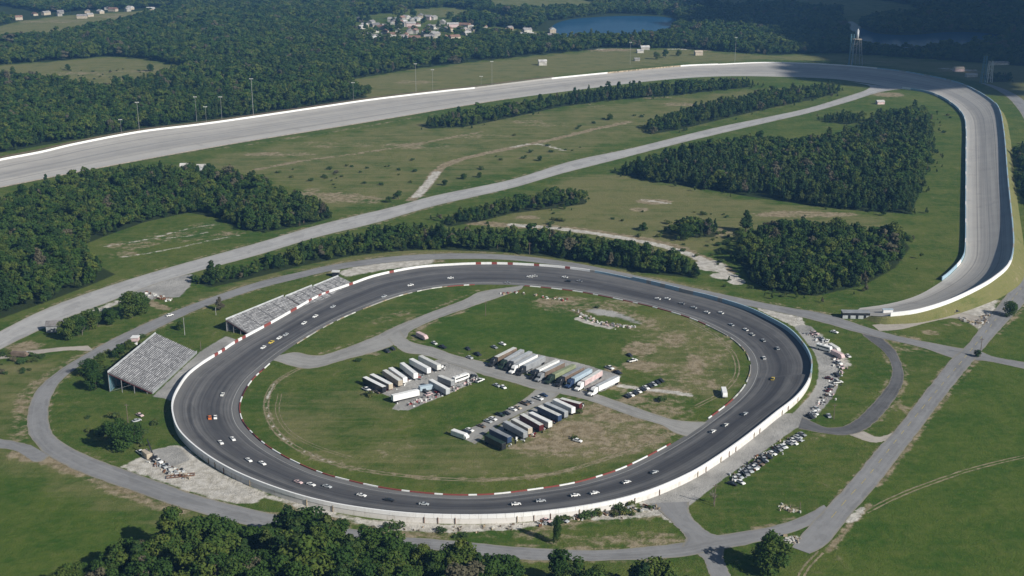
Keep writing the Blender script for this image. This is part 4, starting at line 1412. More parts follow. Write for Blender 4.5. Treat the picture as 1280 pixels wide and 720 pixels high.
def crown_mesh(name, mat, seed, h, n, size, style):
    r = np.random.default_rng(seed)
    if style == 'round':
        nb = 9 + int(r.integers(0, 4))
        R = h * r.uniform(.21, .34)
        cz = h * .62
        bc, br = [], []
        for k in range(nb):
            t = r.uniform(0, 2 * math.pi)
            w = math.sqrt(r.uniform(0, 1)) * R * .85
            z = cz + r.uniform(-.30, .36) * h * (1 - .55 * w / R)
            bc.append((w * math.cos(t), w * math.sin(t), z))
            br.append(R * r.uniform(.34, .56))
        bc.append((0, 0, h * .86))
        br.append(R * .38)
    elif style == 'full':
        bc, br = [], []
        R = h * r.uniform(.36, .42)
        for k in range(15):
            t = r.uniform(0, 2 * math.pi)
            z = h * r.uniform(.14, .80)
            w = R * math.sqrt(max(0, 1 - ((z / h - .42) / .5) ** 2)) * r.uniform(.3, .8)
            bc.append((w * math.cos(t), w * math.sin(t), z))
            br.append(R * r.uniform(.34, .5))
        bc.append((0, 0, h * .84))
        br.append(R * .36)
    elif style == 'pine':
        bc, br = [], []
        R = h * r.uniform(.19, .25)
        for k in range(11):
            t = k / 10
            z = h * (.28 + .68 * t)
            w = R * (1 - t) ** .8 * r.uniform(.35, 1.0)
            a = r.uniform(0, 2 * math.pi)
            bc.append((w * math.cos(a), w * math.sin(a), z))
            br.append(R * (.30 + .50 * (1 - t)))
    else:                                   # bush
        bc, br = [], []
        R = h * .75
        for k in range(7):
            t = r.uniform(0, 2 * math.pi)
            w = r.uniform(0, 1) * R
            bc.append((w * math.cos(t), w * math.sin(t), h * r.uniform(.25, .62)))
            br.append(h * r.uniform(.26, .42))
    bc, br = np.array(bc), np.array(br)
    ws = br ** 2 / (br ** 2).sum()
    idx = r.choice(len(bc), n, p=ws)
    d = r.normal(0, 1, (n, 3))
    d[:, 2] += .25
    d /= np.linalg.norm(d, axis=1)[:, None]
    rad = br[idx] * r.uniform(.55, 1.08, n)
    c = bc[idx] + d * rad[:, None] * np.array((1, 1, .8))
    c[:, 2] = np.maximum(c[:, 2], size * .3)
    tint_b = r.uniform(0, 1, len(bc))
    v, f = cards(c, size, r, d * 1.1)
    tint = np.repeat(np.clip(tint_b[idx] * .7 + r.uniform(0, .45, n), 0, 1), 4)
    # dark inner mass so the crown is not see-through everywhere
    me = mk_mesh(name, v, f, mat)
    at = me.attributes.new('tint', 'FLOAT', 'FACE')
    at.data.foreach_set('value', tint)
    return me


def trunk_mesh(seed, h, style):
    r = np.random.default_rng(seed)
    m = MB()
    top = h * (.9 if style == 'pine' else .6)
    lean = r.normal(0, .02 * h, 2)
    m.bar((0, 0, -.3), (lean[0], lean[1], top), h * .022, 6, h * .007)
    for k in range(5):
        z = h * r.uniform(.3, .62)
        a = r.uniform(0, 6.28)
        L = h * r.uniform(.14, .26)
        m.bar((lean[0] * z / top, lean[1] * z / top, z), (math.cos(a) * L, math.sin(a) * L, z + L * .6), h * .009, 4, h * .003)
    return m.mesh('trunk', M['bark'])


TH_ = 12.0
HI = {}
for st, mat, lo in (('round', 'leaf', 6), ('pine', 'needle', 4), ('full', 'leaf', 5)):
    HI[st] = [(crown_mesh('crown', M[mat], 100 + i * 7 + len(st), TH_, 1900 if st == 'full' else 1500, 0.70, st), trunk_mesh(300 + i, TH_, st)) for i in range(lo)]
MID = {'round': [crown_mesh('crown', M['leaf'], 500 + i, TH_, 380, 1.3, 'round') for i in range(8)] + [crown_mesh('crown', M['leaf'], 580 + i, TH_, 420, 1.2, 'full') for i in range(3)],
       'pine': [crown_mesh('crown', M['needle'], 540 + i, TH_, 320, 1.2, 'pine') for i in range(4)]}
BUSH = [crown_mesh('crown', M['bushleaf'], 700 + i, 3.0, 220, 0.6, 'bush') for i in range(4)]
BSTEM = MB().bar((0, 0, -.1), (.1, 0, 1.4), .07, 5, .03).bar((0, 0, 0), (.8, .3, 1.2), .05, 4, .02).bar((0, 0, 0), (-.6, .5, 1.3), .05, 4, .02).mesh('trunk', M['bark'])

# ranked by how large they show, the first 300 are trees of their own
sx_, sy_ = proj(np.c_[tp, th])
bx_, by_ = proj(np.c_[tp, np.zeros(len(tp))])
vis = (sx_ > -10) & (sx_ < 1290) & (sy_ < 716) & (sy_ > 0)
size_px = np.where(vis, by_ - sy_, 0)
order = np.argsort(-size_px)
own = order[:262]
rest = np.ones(len(tp), bool)
rest[own] = False
PLACE = {
    'near': ('belt below the ring road', [(160, 'far end by the green field'), (230, 'by the green field'), (280, 'facing the scrap yard'), (330, 'facing the pale gravel'), (380, 'at its tallest hump'), (430, 'past its tallest hump'), (500, 'facing the near straight'), (560, 'facing the kerb bend'), (630, 'facing the pale strip'), (700, 'facing the slim tree'), (1400, 'toward the lone round tree')]),
    'west': ('wood beside the link road', [(60, 'near the photo edge'), (150, 'beside the clearing tip'), (240, 'behind the clearing'), (1400, 'at the meadow corner')]),
    'belt': ('belt between link road and oval', [(330, 'at its thin end'), (420, 'behind the long grandstand'), (520, 'behind the grandstand end'), (620, 'behind the back stretch'), (740, 'behind the infield road mouth'), (1400, 'beside the sand track')]),
    'south_turn': ('wood below the banked turn', [(980, 'on the meadow side'), (1060, 'in the middle'), (1400, 'on the track side')]),
}


def wood_label(i, wide):
    k = tkey[i] if tkey[i] in PLACE else 'belt'
    nm, spots = PLACE[k]
    x = float(bx_[i])
    spot = [t for lim, t in spots if x < lim][0]
    q = th[tkey == tkey[i]]
    size = 'tall' if th[i] > np.quantile(q, .7) else 'low' if th[i] < np.quantile(q, .3) else 'middling'
    near_edge = {'near': by_[i] < 705, 'west': False, 'belt': False, 'south_turn': by_[i] > 345}[k]
    w = ('%s %s pine' if tk[i] else '%s %s leafy tree') % ('broad' if wide > 1.12 else 'slender', size)
    return '%s, %s, %s%s' % (w, nm, spot, ', road side' if near_edge else ''), 'trees of the ' + nm


def tree(p, h, st, label, group=None, cat='tree', wide=1.0, seed=0):
    o = empty('pine_tree' if st == 'pine' else 'leafy_tree', label, cat, group, (float(p[0]), float(p[1]), 0))
    cm, tm = HI[st][seed % len(HI[st])]
    s = h / TH_
    o.scale = (s * wide, s * wide, s)
    o.rotation_euler = (0, 0, random.uniform(0, 6.28))
    link('trunk', tm, o)
    link('crown', cm, o)
    return o


for n, i in enumerate(own):
    st = 'pine' if tk[i] else random.choice(('round', 'round', 'full'))
    wd = random.uniform(1.0, 1.25)
    lab, grp = wood_label(i, wd)
    tree(tp[i], th[i], st, lab, grp, wide=wd, seed=n)

# the rest of the woods as one mass
src = bpy.data.collections.new('woodland_kinds')
names = []
for st in ('round', 'pine'):
    for i, me in enumerate(MID[st]):
        o = bpy.data.objects.new('wood_%s_%02d' % (st, i), me)
        src.objects.link(o)
rp, rh, rk = tp[rest], th[rest], tk[rest]
wm = bpy.data.meshes.new('woodland')
wm.vertices.add(len(rp))
wm.vertices.foreach_set('co', np.c_[rp, np.zeros(len(rp))].ravel())
va = wm.attributes.new('pick', 'INT', 'POINT')
srcn = sorted(o.name for o in src.objects)
pin = [k for k, q in enumerate(srcn) if 'pine' in q]
rnd = [k for k, q in enumerate(srcn) if 'round' in q]
pick = np.where(rk, rng.choice(pin, len(rp)), rng.choice(rnd, len(rp)))
va.data.foreach_set('value', pick.astype(np.int32))
ro = wm.attributes.new('turn', 'FLOAT_VECTOR', 'POINT')
ro.data.foreach_set('vector', np.c_[np.zeros((len(rp), 2)), rng.uniform(0, 6.28, len(rp))].ravel())
scv = wm.attributes.new('grow', 'FLOAT_VECTOR', 'POINT')
dist = np.linalg.norm(rp, axis=1)
s = rh / TH_
w = s * rng.uniform(.70, 1.40, len(rp)) * np.interp(dist, [900, 1500, 2500, 5000], [.95, 1.0, 1.3, 2.4])
scv.data.foreach_set('vector', np.c_[w, w, s].ravel())
ng = bpy.data.node_groups.new('plant_woodland', 'GeometryNodeTree')
ng.interface.new_socket('Geometry', in_out='INPUT', socket_type='NodeSocketGeometry')
ng.interface.new_socket('Geometry', in_out='OUTPUT', socket_type='NodeSocketGeometry')
gi, go = ng.nodes.new('NodeGroupInput'), ng.nodes.new('NodeGroupOutput')
ci = ng.nodes.new('GeometryNodeCollectionInfo')
ci.inputs['Collection'].default_value = src
ci.inputs['Separate Children'].default_value = True
ci.inputs['Reset Children'].default_value = True
ip = ng.nodes.new('GeometryNodeInstanceOnPoints')
ip.inputs['Pick Instance'].default_value = True


def attr(nm, t):
    a = ng.nodes.new('GeometryNodeInputNamedAttribute')
    a.data_type = t
    a.inputs['Name'].default_value = nm
    return a.outputs[0]


ng.links.new(gi.outputs[0], ip.inputs['Points'])
ng.links.new(ci.outputs[0], ip.inputs['Instance'])
ng.links.new(attr('pick', 'INT'), ip.inputs['Instance Index'])
ng.links.new(attr('turn', 'FLOAT_VECTOR'), ip.inputs['Rotation'])
ng.links.new(attr('grow', 'FLOAT_VECTOR'), ip.inputs['Scale'])
ng.links.new(ip.outputs[0], go.inputs[0])
wo = link('woodland', wm)
md = wo.modifiers.new('plant', 'NODES')
md.node_group = ng
tag(wo, 'dense dark green woodland spreading beyond and between the tracks', kind='stuff')
print('trees', len(tp), 'own', len(own))

# trees and bushes that stand alone
ROUND, PINE = 'full', 'pine'
singles = [
    (960, 714, 15.5, ROUND, 'round dark tree standing alone beside the road fork below the oval'),
    (705, 738, 15.5, ROUND, 'tallest leafy tree rising over the ring road at the end of the belt'),
    (696, 679, 13.0, 'poplar', 'slim tree with a long shadow in the scrap strip below the oval'),
    (150, 562, 10.5, ROUND, 'bushy tree on the grass below the large grandstand'),
    (133, 548, 6.0, ROUND, 'small tree with a dark shadow on the lawn below the grandstand'),
    (168, 552, 7.0, ROUND, 'small leafy tree just behind the scrap pile'),
    (120, 487, 8.0, ROUND, 'tree hard against the back corner of the large grandstand'),
    (112, 470, 7.0, ROUND, 'leafy tree behind the large grandstand near the ring road bend'),
    (128, 458, 5.5, ROUND, 'low tree on the verge behind the large grandstand'),
    (150, 447, 5.5, ROUND, 'low dark tree behind the upper corner of the large grandstand'),
    (163, 438, 4.5, ROUND, 'small dark tree beside the ring road above the large grandstand'),
    (86, 424, 9.5, ROUND, 'tree at the near end of the clump between the two roads'),
    (98, 419, 9, ROUND, 'leafy tree second in the clump between the two roads'),
    (113, 412, 9, ROUND, 'broad tree in the middle of the clump between the two roads'),
    (122, 408, 8, PINE, 'dark pine inside the clump between the two roads'),
    (133, 402, 6, ROUND, 'small tree beside the gap in the clump between the two roads'),
    (140, 405, 7.0, ROUND, 'tree with open lower branches in the clump between the two roads'),
    (165, 397, 12.0, ROUND, 'tallest tree of the clump between the two roads'),
    (176, 392, 9.5, ROUND, 'tree at the far end of the clump near the paved lot'),
    (266, 355, 11, PINE, 'dark pine at the tip of the tree belt beside the link road'),
    (225, 412, 4, ROUND, 'dark low tree beside the light pole near the long grandstand'),
    (275, 388, 6, PINE, 'narrow dark tree on the verge behind the long grandstand'),
    (857, 300, 12, ROUND, 'tree casting a long shadow in the dry meadow'),
    (932, 290, 15, PINE, 'tall pine standing out ahead of the wood in the meadow'),
    (924, 300, 9, ROUND, 'pale tree at the edge of the wood in the dry meadow'),
    (805, 288, 6, ROUND, 'small lone tree in the dry meadow beside the long shadow'),
    (600, 222, 5, ROUND, 'small dark tree by the dirt track near the link road'),
    (580, 224, 5, ROUND, 'small tree by the bend of the dirt track'),
    (556, 232, 5, ROUND, 'low tree between the dirt track and the link road'),
    (498, 249, 7, ROUND, 'dark tree at the end of the bare sandy patch'),
    (486, 253, 5, ROUND, 'small dark tree on the bare sandy patch'),
    (675, 201, 5, ROUND, 'small dark tree beside the link road bend in the meadow'),
    (240, 216, 10, ROUND, 'tree beside the pale hut at the edge of the wood'),
    (262, 220, 11, ROUND, 'round tree next to the pale hut near the back straight'),
    (292, 224, 10, ROUND, 'tree standing out at the meadow edge of the wood'),
    (762, 150, 7, ROUND, 'lone tree in the far meadow beside the dirt track end'),
    (85, 88, 9, ROUND, 'lone tree in the clearing behind the back straight'),
    (188, 89, 10, ROUND, 'dark tree at the far side of the clearing behind the back straight'),
    (820, 74, 11, ROUND, 'dark tree beside the yard beyond the back straight'),
    (832, 72, 12, ROUND, 'second dark tree beside the yard beyond the back straight'),
    (848, 70, 10, ROUND, 'tree between the yard and the pale drive beyond the back straight'),
    (1222, 446, 4, ROUND, 'small dark tree at the corner of the main road junction'),
    (1262, 395, 9, ROUND, 'dark tree on the verge of the main road under the banked turn'),
    (460, 117, 11, ROUND, 'tree at the forest corner behind the back straight wall'),
]
for n, (x, y, h, st, lab) in enumerate(singles):
    if st == 'poplar':
        tree(P(x, y), h, 'full', lab, None, wide=.36, seed=2)
        continue
    tree(P(x, y), h * (1.45 if x < 300 and y > 330 else 1.12), st, lab, None, wide=1.25 if h < 8 else 1.1, seed=n)


def bush(x, y, h, label, group=None):
    o = empty('bush', label, 'bush', group, tuple(P(x, y)))
    s = h / 3
    o.scale = (s * random.uniform(1, 1.5), s * random.uniform(1, 1.4), s)
    o.rotation_euler = (0, 0, random.uniform(0, 6))
    link('trunk', BSTEM, o)
    link('crown', random.choice(BUSH), o)


for x, y, h, lab in [(464, 496, 3.2, 'olive bush at the end of the lower trailer row'), (449, 452, 2.5, 'dark bush on the infield grass above the trailers'), (722, 517, 2.5, 'dark bush in the bare earth beside the hauler row'), (716, 549, 2.2, 'round low bush on the tan infield earth'), (825, 500, 3, 'dark bush behind the row of parked cars'), (745, 385, 2, 'low bush at the grey rubble in the infield')]:
    bush(x, y, h, lab)
scrub_at = ['beside the sand track', 'ahead of the banked turn wood', 'on the slope under the link road', 'in the far meadow', 'around the bare sandy patch', 'near the end of the dirt track', 'in the dry meadow', 'in the scrap strip', 'on the lawn below the large grandstand', 'behind the large grandstand', 'under the end of the speedway wall', 'along the grass behind the oval', 'inside the far turn', 'in the forest clearing', 'by the dusty path', 'on the verge below the oval wall']
scrub = [[(590, 268), (740, 262), (860, 300), (900, 330), (760, 290), (600, 282)], [(895, 288), (930, 286), (925, 330), (905, 340), (880, 310)], [(250, 352), (420, 305), (560, 280), (560, 292), (420, 318), (262, 366)], [(560, 205), (760, 168), (760, 176), (600, 225)], [(330, 215), (520, 200), (520, 235), (430, 238)], [(640, 170), (800, 140), (860, 140), (700, 165)], [(740, 262), (1050, 270), (930, 290), (860, 330), (760, 286)], [(700, 640), (830, 628), (826, 640), (700, 655)], [(100, 520), (200, 520), (190, 560), (110, 560)], [(95, 470), (135, 440), (180, 420), (180, 432), (140, 470)], [(1140, 390), (1210, 370), (1250, 345), (1264, 330), (1264, 345), (1220, 370)], [(860, 345), (1000, 372), (1050, 380), (1000, 378), (870, 352)], [(1040, 150), (1190, 140), (1190, 160), (1165, 180)], [(70, 85), (230, 85), (190, 100), (100, 100)], [(0, 440), (60, 446), (40, 470), (0, 470)], [(415, 650), (640, 672), (640, 676), (500, 668)]]
nb = 0
for q, where in zip(scrub, scrub_at):
    w = PL(q)
    lo, hi = w[:, :2].min(0), w[:, :2].max(0)
    for _ in range(400):
        p = rng.uniform(lo, hi)
        if inside(w, p[None])[0] and nb < 260 and random.random() < .09:
            x, y = proj((*p, 0.))
            hb = random.uniform(1.2, 3.4)
            bush(float(x), float(y), hb, '%s scrub bush on rough grass %s' % ('tiny' if hb < 1.9 else 'small' if hb < 2.7 else 'broad', where), 'scrub bushes ' + where)
            nb += 1
# bare grey trees
def dead_tree(x, y, h, label):
    o = empty('bare_tree', label, 'tree', None, tuple(P(x, y)))
    m, b = MB(), MB()
    m.bar((0, 0, -.2), (.2, 0, h * .5), h * .03, 6, h * .018)
    r = random.Random(int(x))
    for k in range(14):
        a = r.uniform(0, 6.28)
        z = h * r.uniform(.3, .55)
        e = (math.cos(a) * h * r.uniform(.15, .4), math.sin(a) * h * r.uniform(.15, .4), z + h * r.uniform(.2, .45))
        b.bar((.1, 0, z), e, h * .014, 4, h * .006)
        for j in range(3):
            t = r.uniform(.4, .9)
            c = [.1 + (e[0] - .1) * t, e[1] * t, z + (e[2] - z) * t]
            b.bar(c, (c[0] + r.uniform(-1, 1) * h * .14, c[1] + r.uniform(-1, 1) * h * .14, c[2] + h * r.uniform(.05, .15)), h * .008, 3, h * .004)
    link('trunk', m.mesh('trunk', M['greywood']), o)
    link('branches', b.mesh('branches', M['greywood']), o)


dead_tree(892, 630, 6.5, 'bare grey tree at the end of the row of parked cars')
dead_tree(885, 292, 11, 'bare grey tree in the clump on the dry meadow')
dead_tree(103, 419, 7, 'bare grey tree in front of the clump between the two roads')

# ------------------------------------------------------------------ grandstands
def grandstand(name, A, B, depth, h0, h1, rows, label, aisles, frames):
    """A, B: back top corners (world); seats fall toward the track"""
    A, B = np.array(A), np.array(B)
    t = B - A
    L = np.linalg.norm(t[:2])
    t = t[:2] / L
    o = empty(name, label, 'grandstand', loc=(A[0], A[1], 0))
    ang = math.atan2(t[1], t[0])
    o.rotation_euler = (0, 0, ang)
    # local: x along the back, -y toward the track
    rd, rh_ = depth / rows, (h1 - h0) / rows
    pl = MB().box(0, L, -rd * .46, 0, 0.28, .40).mesh('bench', M['bench'])
    rs = MB().box(0, L, -rd - .02, 0, -.14, -.02).mesh('tread', M['deck'])
    for k in range(rows):
        z = h1 - (k + .5) * rh_
        b = link('tread', rs, o)
        b.location = (0, -k * rd, z)
        # benches are cut by the aisles
        xs = [0] + [q * L for q in aisles] + [L]
        for a, b_ in zip(xs[:-1], xs[1:]):
            w = b_ - a - .8
            me = MB().box(0, w, -rd * .5, -.05, 0.25, .40).mesh('bench', M['bench'])
            s = link('bench', me, o)
            s.location = (a + .65, -k * rd, z)
    st = MB()
    n = max(3, frames)
    for i in range(n):
        x = L * i / (n - 1)
        for k in range(4):
            f = k / 3.4
            st.bar((x, -depth * f, -.1), (x, -depth * f, h1 - (h1 - h0) * f - .2), .16, 4)
        st.bar((x, 0, h1 - .3), (x, -depth, h0 - .3), .18, 4)
        st.bar((x, 0, .3), (x, -depth * .55, h0 + (h1 - h0) * .42), .1, 4)
    link('frame', st.mesh('frame', M['steel']), o)
    bk = MB().box(0, L, .12, .22, h1 - 1.2, h1 + 1.0)
    link('back_wall', MB().box(0, L, .0, .1, 0, h1 - 1.3).mesh('back_wall', M['teal'] if rows > 20 else M['grey']), o)  # full-height panel added along the back to darken the space under the seats
    link('back_rail', bk.mesh('back_rail', M['silver']), o)
    fr = MB().box(0, L, -depth - .3, -depth - .15, .0, h0 + .9)
    link('front_wall', fr.mesh('front_wall', M['grey']), o)
    for x in (-.15, L + .05):
        sd = MB().add([(x, .1, h1 - .1), (x, -depth, h0 - .1), (x, -depth, h0 - .6), (x, .1, h1 - .6), (x + .1, .1, h1 - .1), (x + .1, -depth, h0 - .1), (x + .1, -depth, h0 - .6), (x + .1, .1, h1 - .6)],
                      [(0, 1, 2, 3), (7, 6, 5, 4), (0, 4, 5, 1), (1, 5, 6, 2), (2, 6, 7, 3), (3, 7, 4, 0)])
        link('side_rail', sd.mesh('side_rail', M['maroon']), o)
    return o


g1a, g1b = P(135, 466, 10.4), P(195, 417, 10.4)
# make the seats fall to the track side (+x): walk from the far corner to the near one
gs = grandstand('grandstand', g1b if False else g1a, g1b, 22.5, 0.7, 10.4, 26, 'large steep grandstand of grey benches facing the oval bend', (.28, .52, .76), 9)
bw = MB()
for x in np.linspace(1, 50, 12):
    bw.box(x, x + 2.6, .0, .12, .2, 4.6)
link('back_screen', bw.mesh('back_screen', M['paleblue']), gs)
A0, B0 = P(282.5, 400, 7.0), P(423, 342.6, 7.0)
tv = (B0 - A0)
parts = [(0.0, .485, 'long grey grandstand section beside the dark open end', 7.0), (.60 - .10, .745, 'middle grey grandstand section along the red and white wall', 6.2), (.76, 1.0, 'smallest grey grandstand section at the far end of the row', 5.4)]
for a, b, lab, hh in parts:
    grandstand('grandstand', A0 + tv * a, A0 + tv * b, 18.0, 0.9, hh, 19, lab, (.25, .5, .75), 6)
cn = empty('control_stand', 'small dark control stand at the far end of the long grandstands', 'stand', loc=tuple(P(420, 345)))
link('frame', MB().box(-2.2, 2.2, -2, 2, 0, 3.2).mesh('frame', M['dark']), cn)
link('roof', MB().box(-2.6, 2.6, -2.4, 2.4, 3.2, 3.5).mesh('roof', M['offwhite']), cn)
tw = empty('marker_tower', 'thin white tower with pinkish cabin behind the large grandstand', 'tower', loc=tuple(P(170.5, 436)))
link('mast', MB().box(-.7, .7, -.7, .7, 0, 5).mesh('mast', M['white']), tw)
link('cabin', MB().box(-1.8, 1.8, -1.8, 1.8, 5, 7).mesh('cabin', M['pink']), tw)
link('roof', MB().box(-2.1, 2.1, -2.1, 2.1, 7, 7.3).mesh('roof', M['white']), tw)

# ------------------------------------------------------------------ vehicles
def wheels(o, xs, y, r=.36, w=.25):
    me = wheel_mesh.setdefault((r, w), MB().cyl((0, 0, 0), r, w, 10, 'y').mesh('wheel', M['black']))
    for x in xs:
        for sgn in (-1, 1):
            q = link('wheel', me, o)
            q.location = (x, sgn * y, r)
            kids.setdefault(o.name, []).append(q)


wheel_mesh = {}


def part(o, name, me, paint=None):
    q = link(name, me, o)
    kids.setdefault(o.name, []).append(q)
    if paint:
        q['paint'] = 1
    return q


def bevel_mesh(mb, name, mat, w=.08):
    me = mb.mesh(name, mat)
    bm = bmesh.new()
    bm.from_mesh(me)
    bmesh.ops.recalc_face_normals(bm, faces=bm.faces)
    bmesh.ops.bevel(bm, geom=bm.edges[:], offset=w, segments=1, affect='EDGES', clamp_overlap=True)
    bm.to_mesh(me)
    bm.free()
    return me


CAR_B = bevel_mesh(MB().prism([(-2.2, .3), (2.2, .3), (2.25, .62), (2.05, .82), (.95, .95), (-1.5, .98), (-2.2, .92)], -.88, .88), 'body', M['white'])
CAR_W = bevel_mesh(MB().prism([(-1.75, .95), (1.0, .93), (.35, 1.40), (-1.15, 1.42)], -.80, .80, .16, 1.2), 'window', M['glass'], .03)
CAR_R = bevel_mesh(MB().prism([(.32, 1.40), (.25, 1.47), (-1.05, 1.49), (-1.15, 1.41)], -.64, .64), 'roof', M['white'], .02)
RC_B = bevel_mesh(MB().prism([(-2.4, .18), (2.4, .12), (2.45, .45), (2.2, .62), (.8, .84), (-1.5, .92), (-2.45, .86)], -.97, .97), 'body', M['white'])
RC_W = bevel_mesh(MB().prism([(-1.9, .88), (.9, .82), (.2, 1.24), (-.95, 1.26)], -.84, .84, .2, 1.1), 'window', M['glass'], .03)
RC_R = bevel_mesh(MB().prism([(.22, 1.23), (.15, 1.29), (-.9, 1.31), (-.98, 1.25)], -.64, .64), 'roof', M['white'], .02)
RC_S = MB().box(-2.5, -2.38, -.85, .85, .86, 1.12).mesh('spoiler', M['dark'])
PU_B = bevel_mesh(MB().prism([(-2.7, .45), (2.7, .45), (2.72, .85), (2.5, 1.05), (1.2, 1.12), (1.0, 1.1), (-2.7, 1.1)], -.97, .97), 'body', M['white'])
PU_C = bevel_mesh(MB().prism([(-.75, 1.08), (1.2, 1.08), (.6, 1.75), (-.6, 1.78)], -.86, .86, .12, 1.5), 'cab', M['glass'], .03)
PU_R = MB().box(-.55, .55, -.72, .72, 1.765, 1.85).mesh('roof', M['white'])
PU_D = MB().box(-2.55, -.85, -.8, .8, 1.09, 1.12).mesh('bed_floor', M['black'])
TR_B = bevel_mesh(MB().box(-8, 8, -1.3, 1.3, 1.15, 4.0), 'trailer_body', M['white'], .1)
TR_R = bevel_mesh(MB().box(-7.9, 7.9, -1.2, 1.2, 3.98, 4.1), 'trailer_roof', M['white'], .05)
TR_F = MB().box(-7.5, 7.6, -1.0, 1.0, .75, 1.16).mesh('chassis', M['dark'])
TR_S = MB().box(-4.5, 3, -1.31, 1.31, .6, 1.3).mesh('side_skirt', M['grey'])
CAB = bevel_mesh(MB().prism([(8.4, .6), (13.6, .6), (13.7, 1.5), (11.8, 1.9), (11.3, 3.0), (10.6, 3.8), (8.5, 3.8)], -1.2, 1.2), 'cab', M['white'], .1)
CABW = MB().box(11.35, 11.9, -1.0, 1.0, 1.95, 2.75).mesh('windscreen', M['glass'])
MH_B = bevel_mesh(MB().prism([(-4.6, .5), (4.5, .5), (4.6, 1.6), (4.2, 3.2), (-4.6, 3.3)], -1.25, 1.25), 'body', M['white'], .15)
MH_W = MB().box(-4, 3.6, -1.27, 1.27, 1.9, 2.6).mesh('window', M['glass'])
MH_A = MB().box(-1, .3, -.5, .5, 3.28, 3.6).box(-3.2, -2.4, -.4, .4, 3.28, 3.5).mesh('roof_unit', M['offwhite'])
SP_B = bevel_mesh(MB().box(-4.2, 4.2, -1.25, 1.25, .6, 2.9), 'trailer_body', M['white'], .1)
SP_N = bevel_mesh(MB().prism([(4.2, .6), (5.3, 1.1), (5.3, 2.0), (4.2, 2.9)], -1.2, 1.2, .25, 2.5), 'nose', M['white'], .05)
SP_R = MB().box(-4.1, 4.1, -1.15, 1.15, 2.89, 2.98).mesh('trailer_roof', M['white'])
BP_B = bevel_mesh(MB().prism([(-3.4, .5), (3.4, .5), (3.45, 1.1), (1.9, 1.3), (1.5, 2.1), (-3.4, 2.1)], -1.0, 1.0, .1, 1.5), 'body', M['white'])


def mk_proto(kind):
    o = bpy.data.objects.new(kind, None)
    COL.objects.link(o)
    if kind == 'parked_car':
        part(o, 'body', CAR_B, 1); part(o, 'window', CAR_W); part(o, 'roof', CAR_R, 1); wheels(o, (-1.35, 1.4), .82, .33, .22)
    elif kind == 'race_car':
        part(o, 'body', RC_B, 1); part(o, 'window', RC_W); part(o, 'roof', RC_R, 1); part(o, 'spoiler', RC_S); wheels(o, (-1.45, 1.5), .9, .34, .3)
    elif kind == 'pickup_truck':
        part(o, 'body', PU_B, 1); part(o, 'cab', PU_C); part(o, 'roof', PU_R, 1); part(o, 'bed_floor', PU_D); wheels(o, (-1.7, 1.8), .88, .4, .25)
    elif kind == 'race_hauler':
        part(o, 'trailer_body', TR_B, 1); part(o, 'trailer_roof', TR_R, 2); part(o, 'chassis', TR_F); part(o, 'side_skirt', TR_S)
        c = part(o, 'cab', CAB, 3); w = part(c, 'windscreen', CABW); wheels(o, (-6.6, -5.3, 9.0, 12.7), 1.1, .5, .35)
    elif kind == 'box_trailer':
        part(o, 'trailer_body', TR_B, 1); part(o, 'trailer_roof', TR_R, 2); part(o, 'chassis', TR_F); wheels(o, (-6.6, -5.3), 1.1, .5, .35)
    elif kind == 'motorhome':
        part(o, 'body', MH_B, 1); part(o, 'window', MH_W); part(o, 'roof_unit', MH_A); wheels(o, (-2.8, 2.9), 1.1, .45, .3)
    elif kind == 'car_trailer':
        part(o, 'trailer_body', SP_B, 1); part(o, 'nose', SP_N, 1); part(o, 'trailer_roof', SP_R, 2); wheels(o, (-1.6, -.5), 1.1, .4, .25)
    return o


protos = {}
used = set()


def vehicle(kind, pos, yaw, label, body='white', roof=None, cab=None, group=None, cat=None, mat3=None, sx=1.0):
    if kind not in protos:
        protos[kind] = mk_proto(kind)
    p = protos[kind]
    if kind in used:
        o = copy_tree(p)
    else:
        used.add(kind)
        o = p
    VEH.append((o, kind, pos, yaw, label, body, roof or body, cab or body, group, cat, mat3, sx))


VEH = []


def finish_vehicles():
    for o, kind, pos, yaw, label, body, roof, cab, group, cat, mat3, sx in VEH:
        tag(o, label, cat or {'parked_car': 'car', 'race_car': 'race car', 'pickup_truck': 'pickup truck', 'race_hauler': 'truck', 'box_trailer': 'trailer', 'motorhome': 'motorhome', 'car_trailer': 'trailer'}[kind], group)
        if mat3 is not None:
            o.matrix_world = mat3
        else:
            o.location = pos
            o.rotation_euler = (0, 0, yaw)
            o.scale = (sx, 1, 1)
        for c in by_parent.get(o, ()):
            n = c.name.split('.')[0]
            key = body if n in ('body', 'trailer_body', 'nose') else roof if n in ('roof', 'trailer_roof') else cab if (n == 'cab' and kind == 'race_hauler') else None
            if key:
                c.material_slots[0].link = 'OBJECT'
                c.material_slots[0].material = M[key]


def pair(a, b, z=0.0):
    pa, pb = P(*a, z), P(*b, z)
    c = (pa + pb) / 2
    t = pb - pa
    return (c[0], c[1], 0.0), math.atan2(t[1], t[0]), np.linalg.norm(t)


def roof_vehicle(kind, a, b, label, z=4.1, base=16.0, off=0.0, **kw):
    """a to b: the two ends of the roof as seen, front at b"""
    pos, yaw, L = pair(a, b, z)
    s = float(np.clip(L / base, .62, 1.12))
    vehicle(kind, pos, yaw, label, sx=s, **kw)


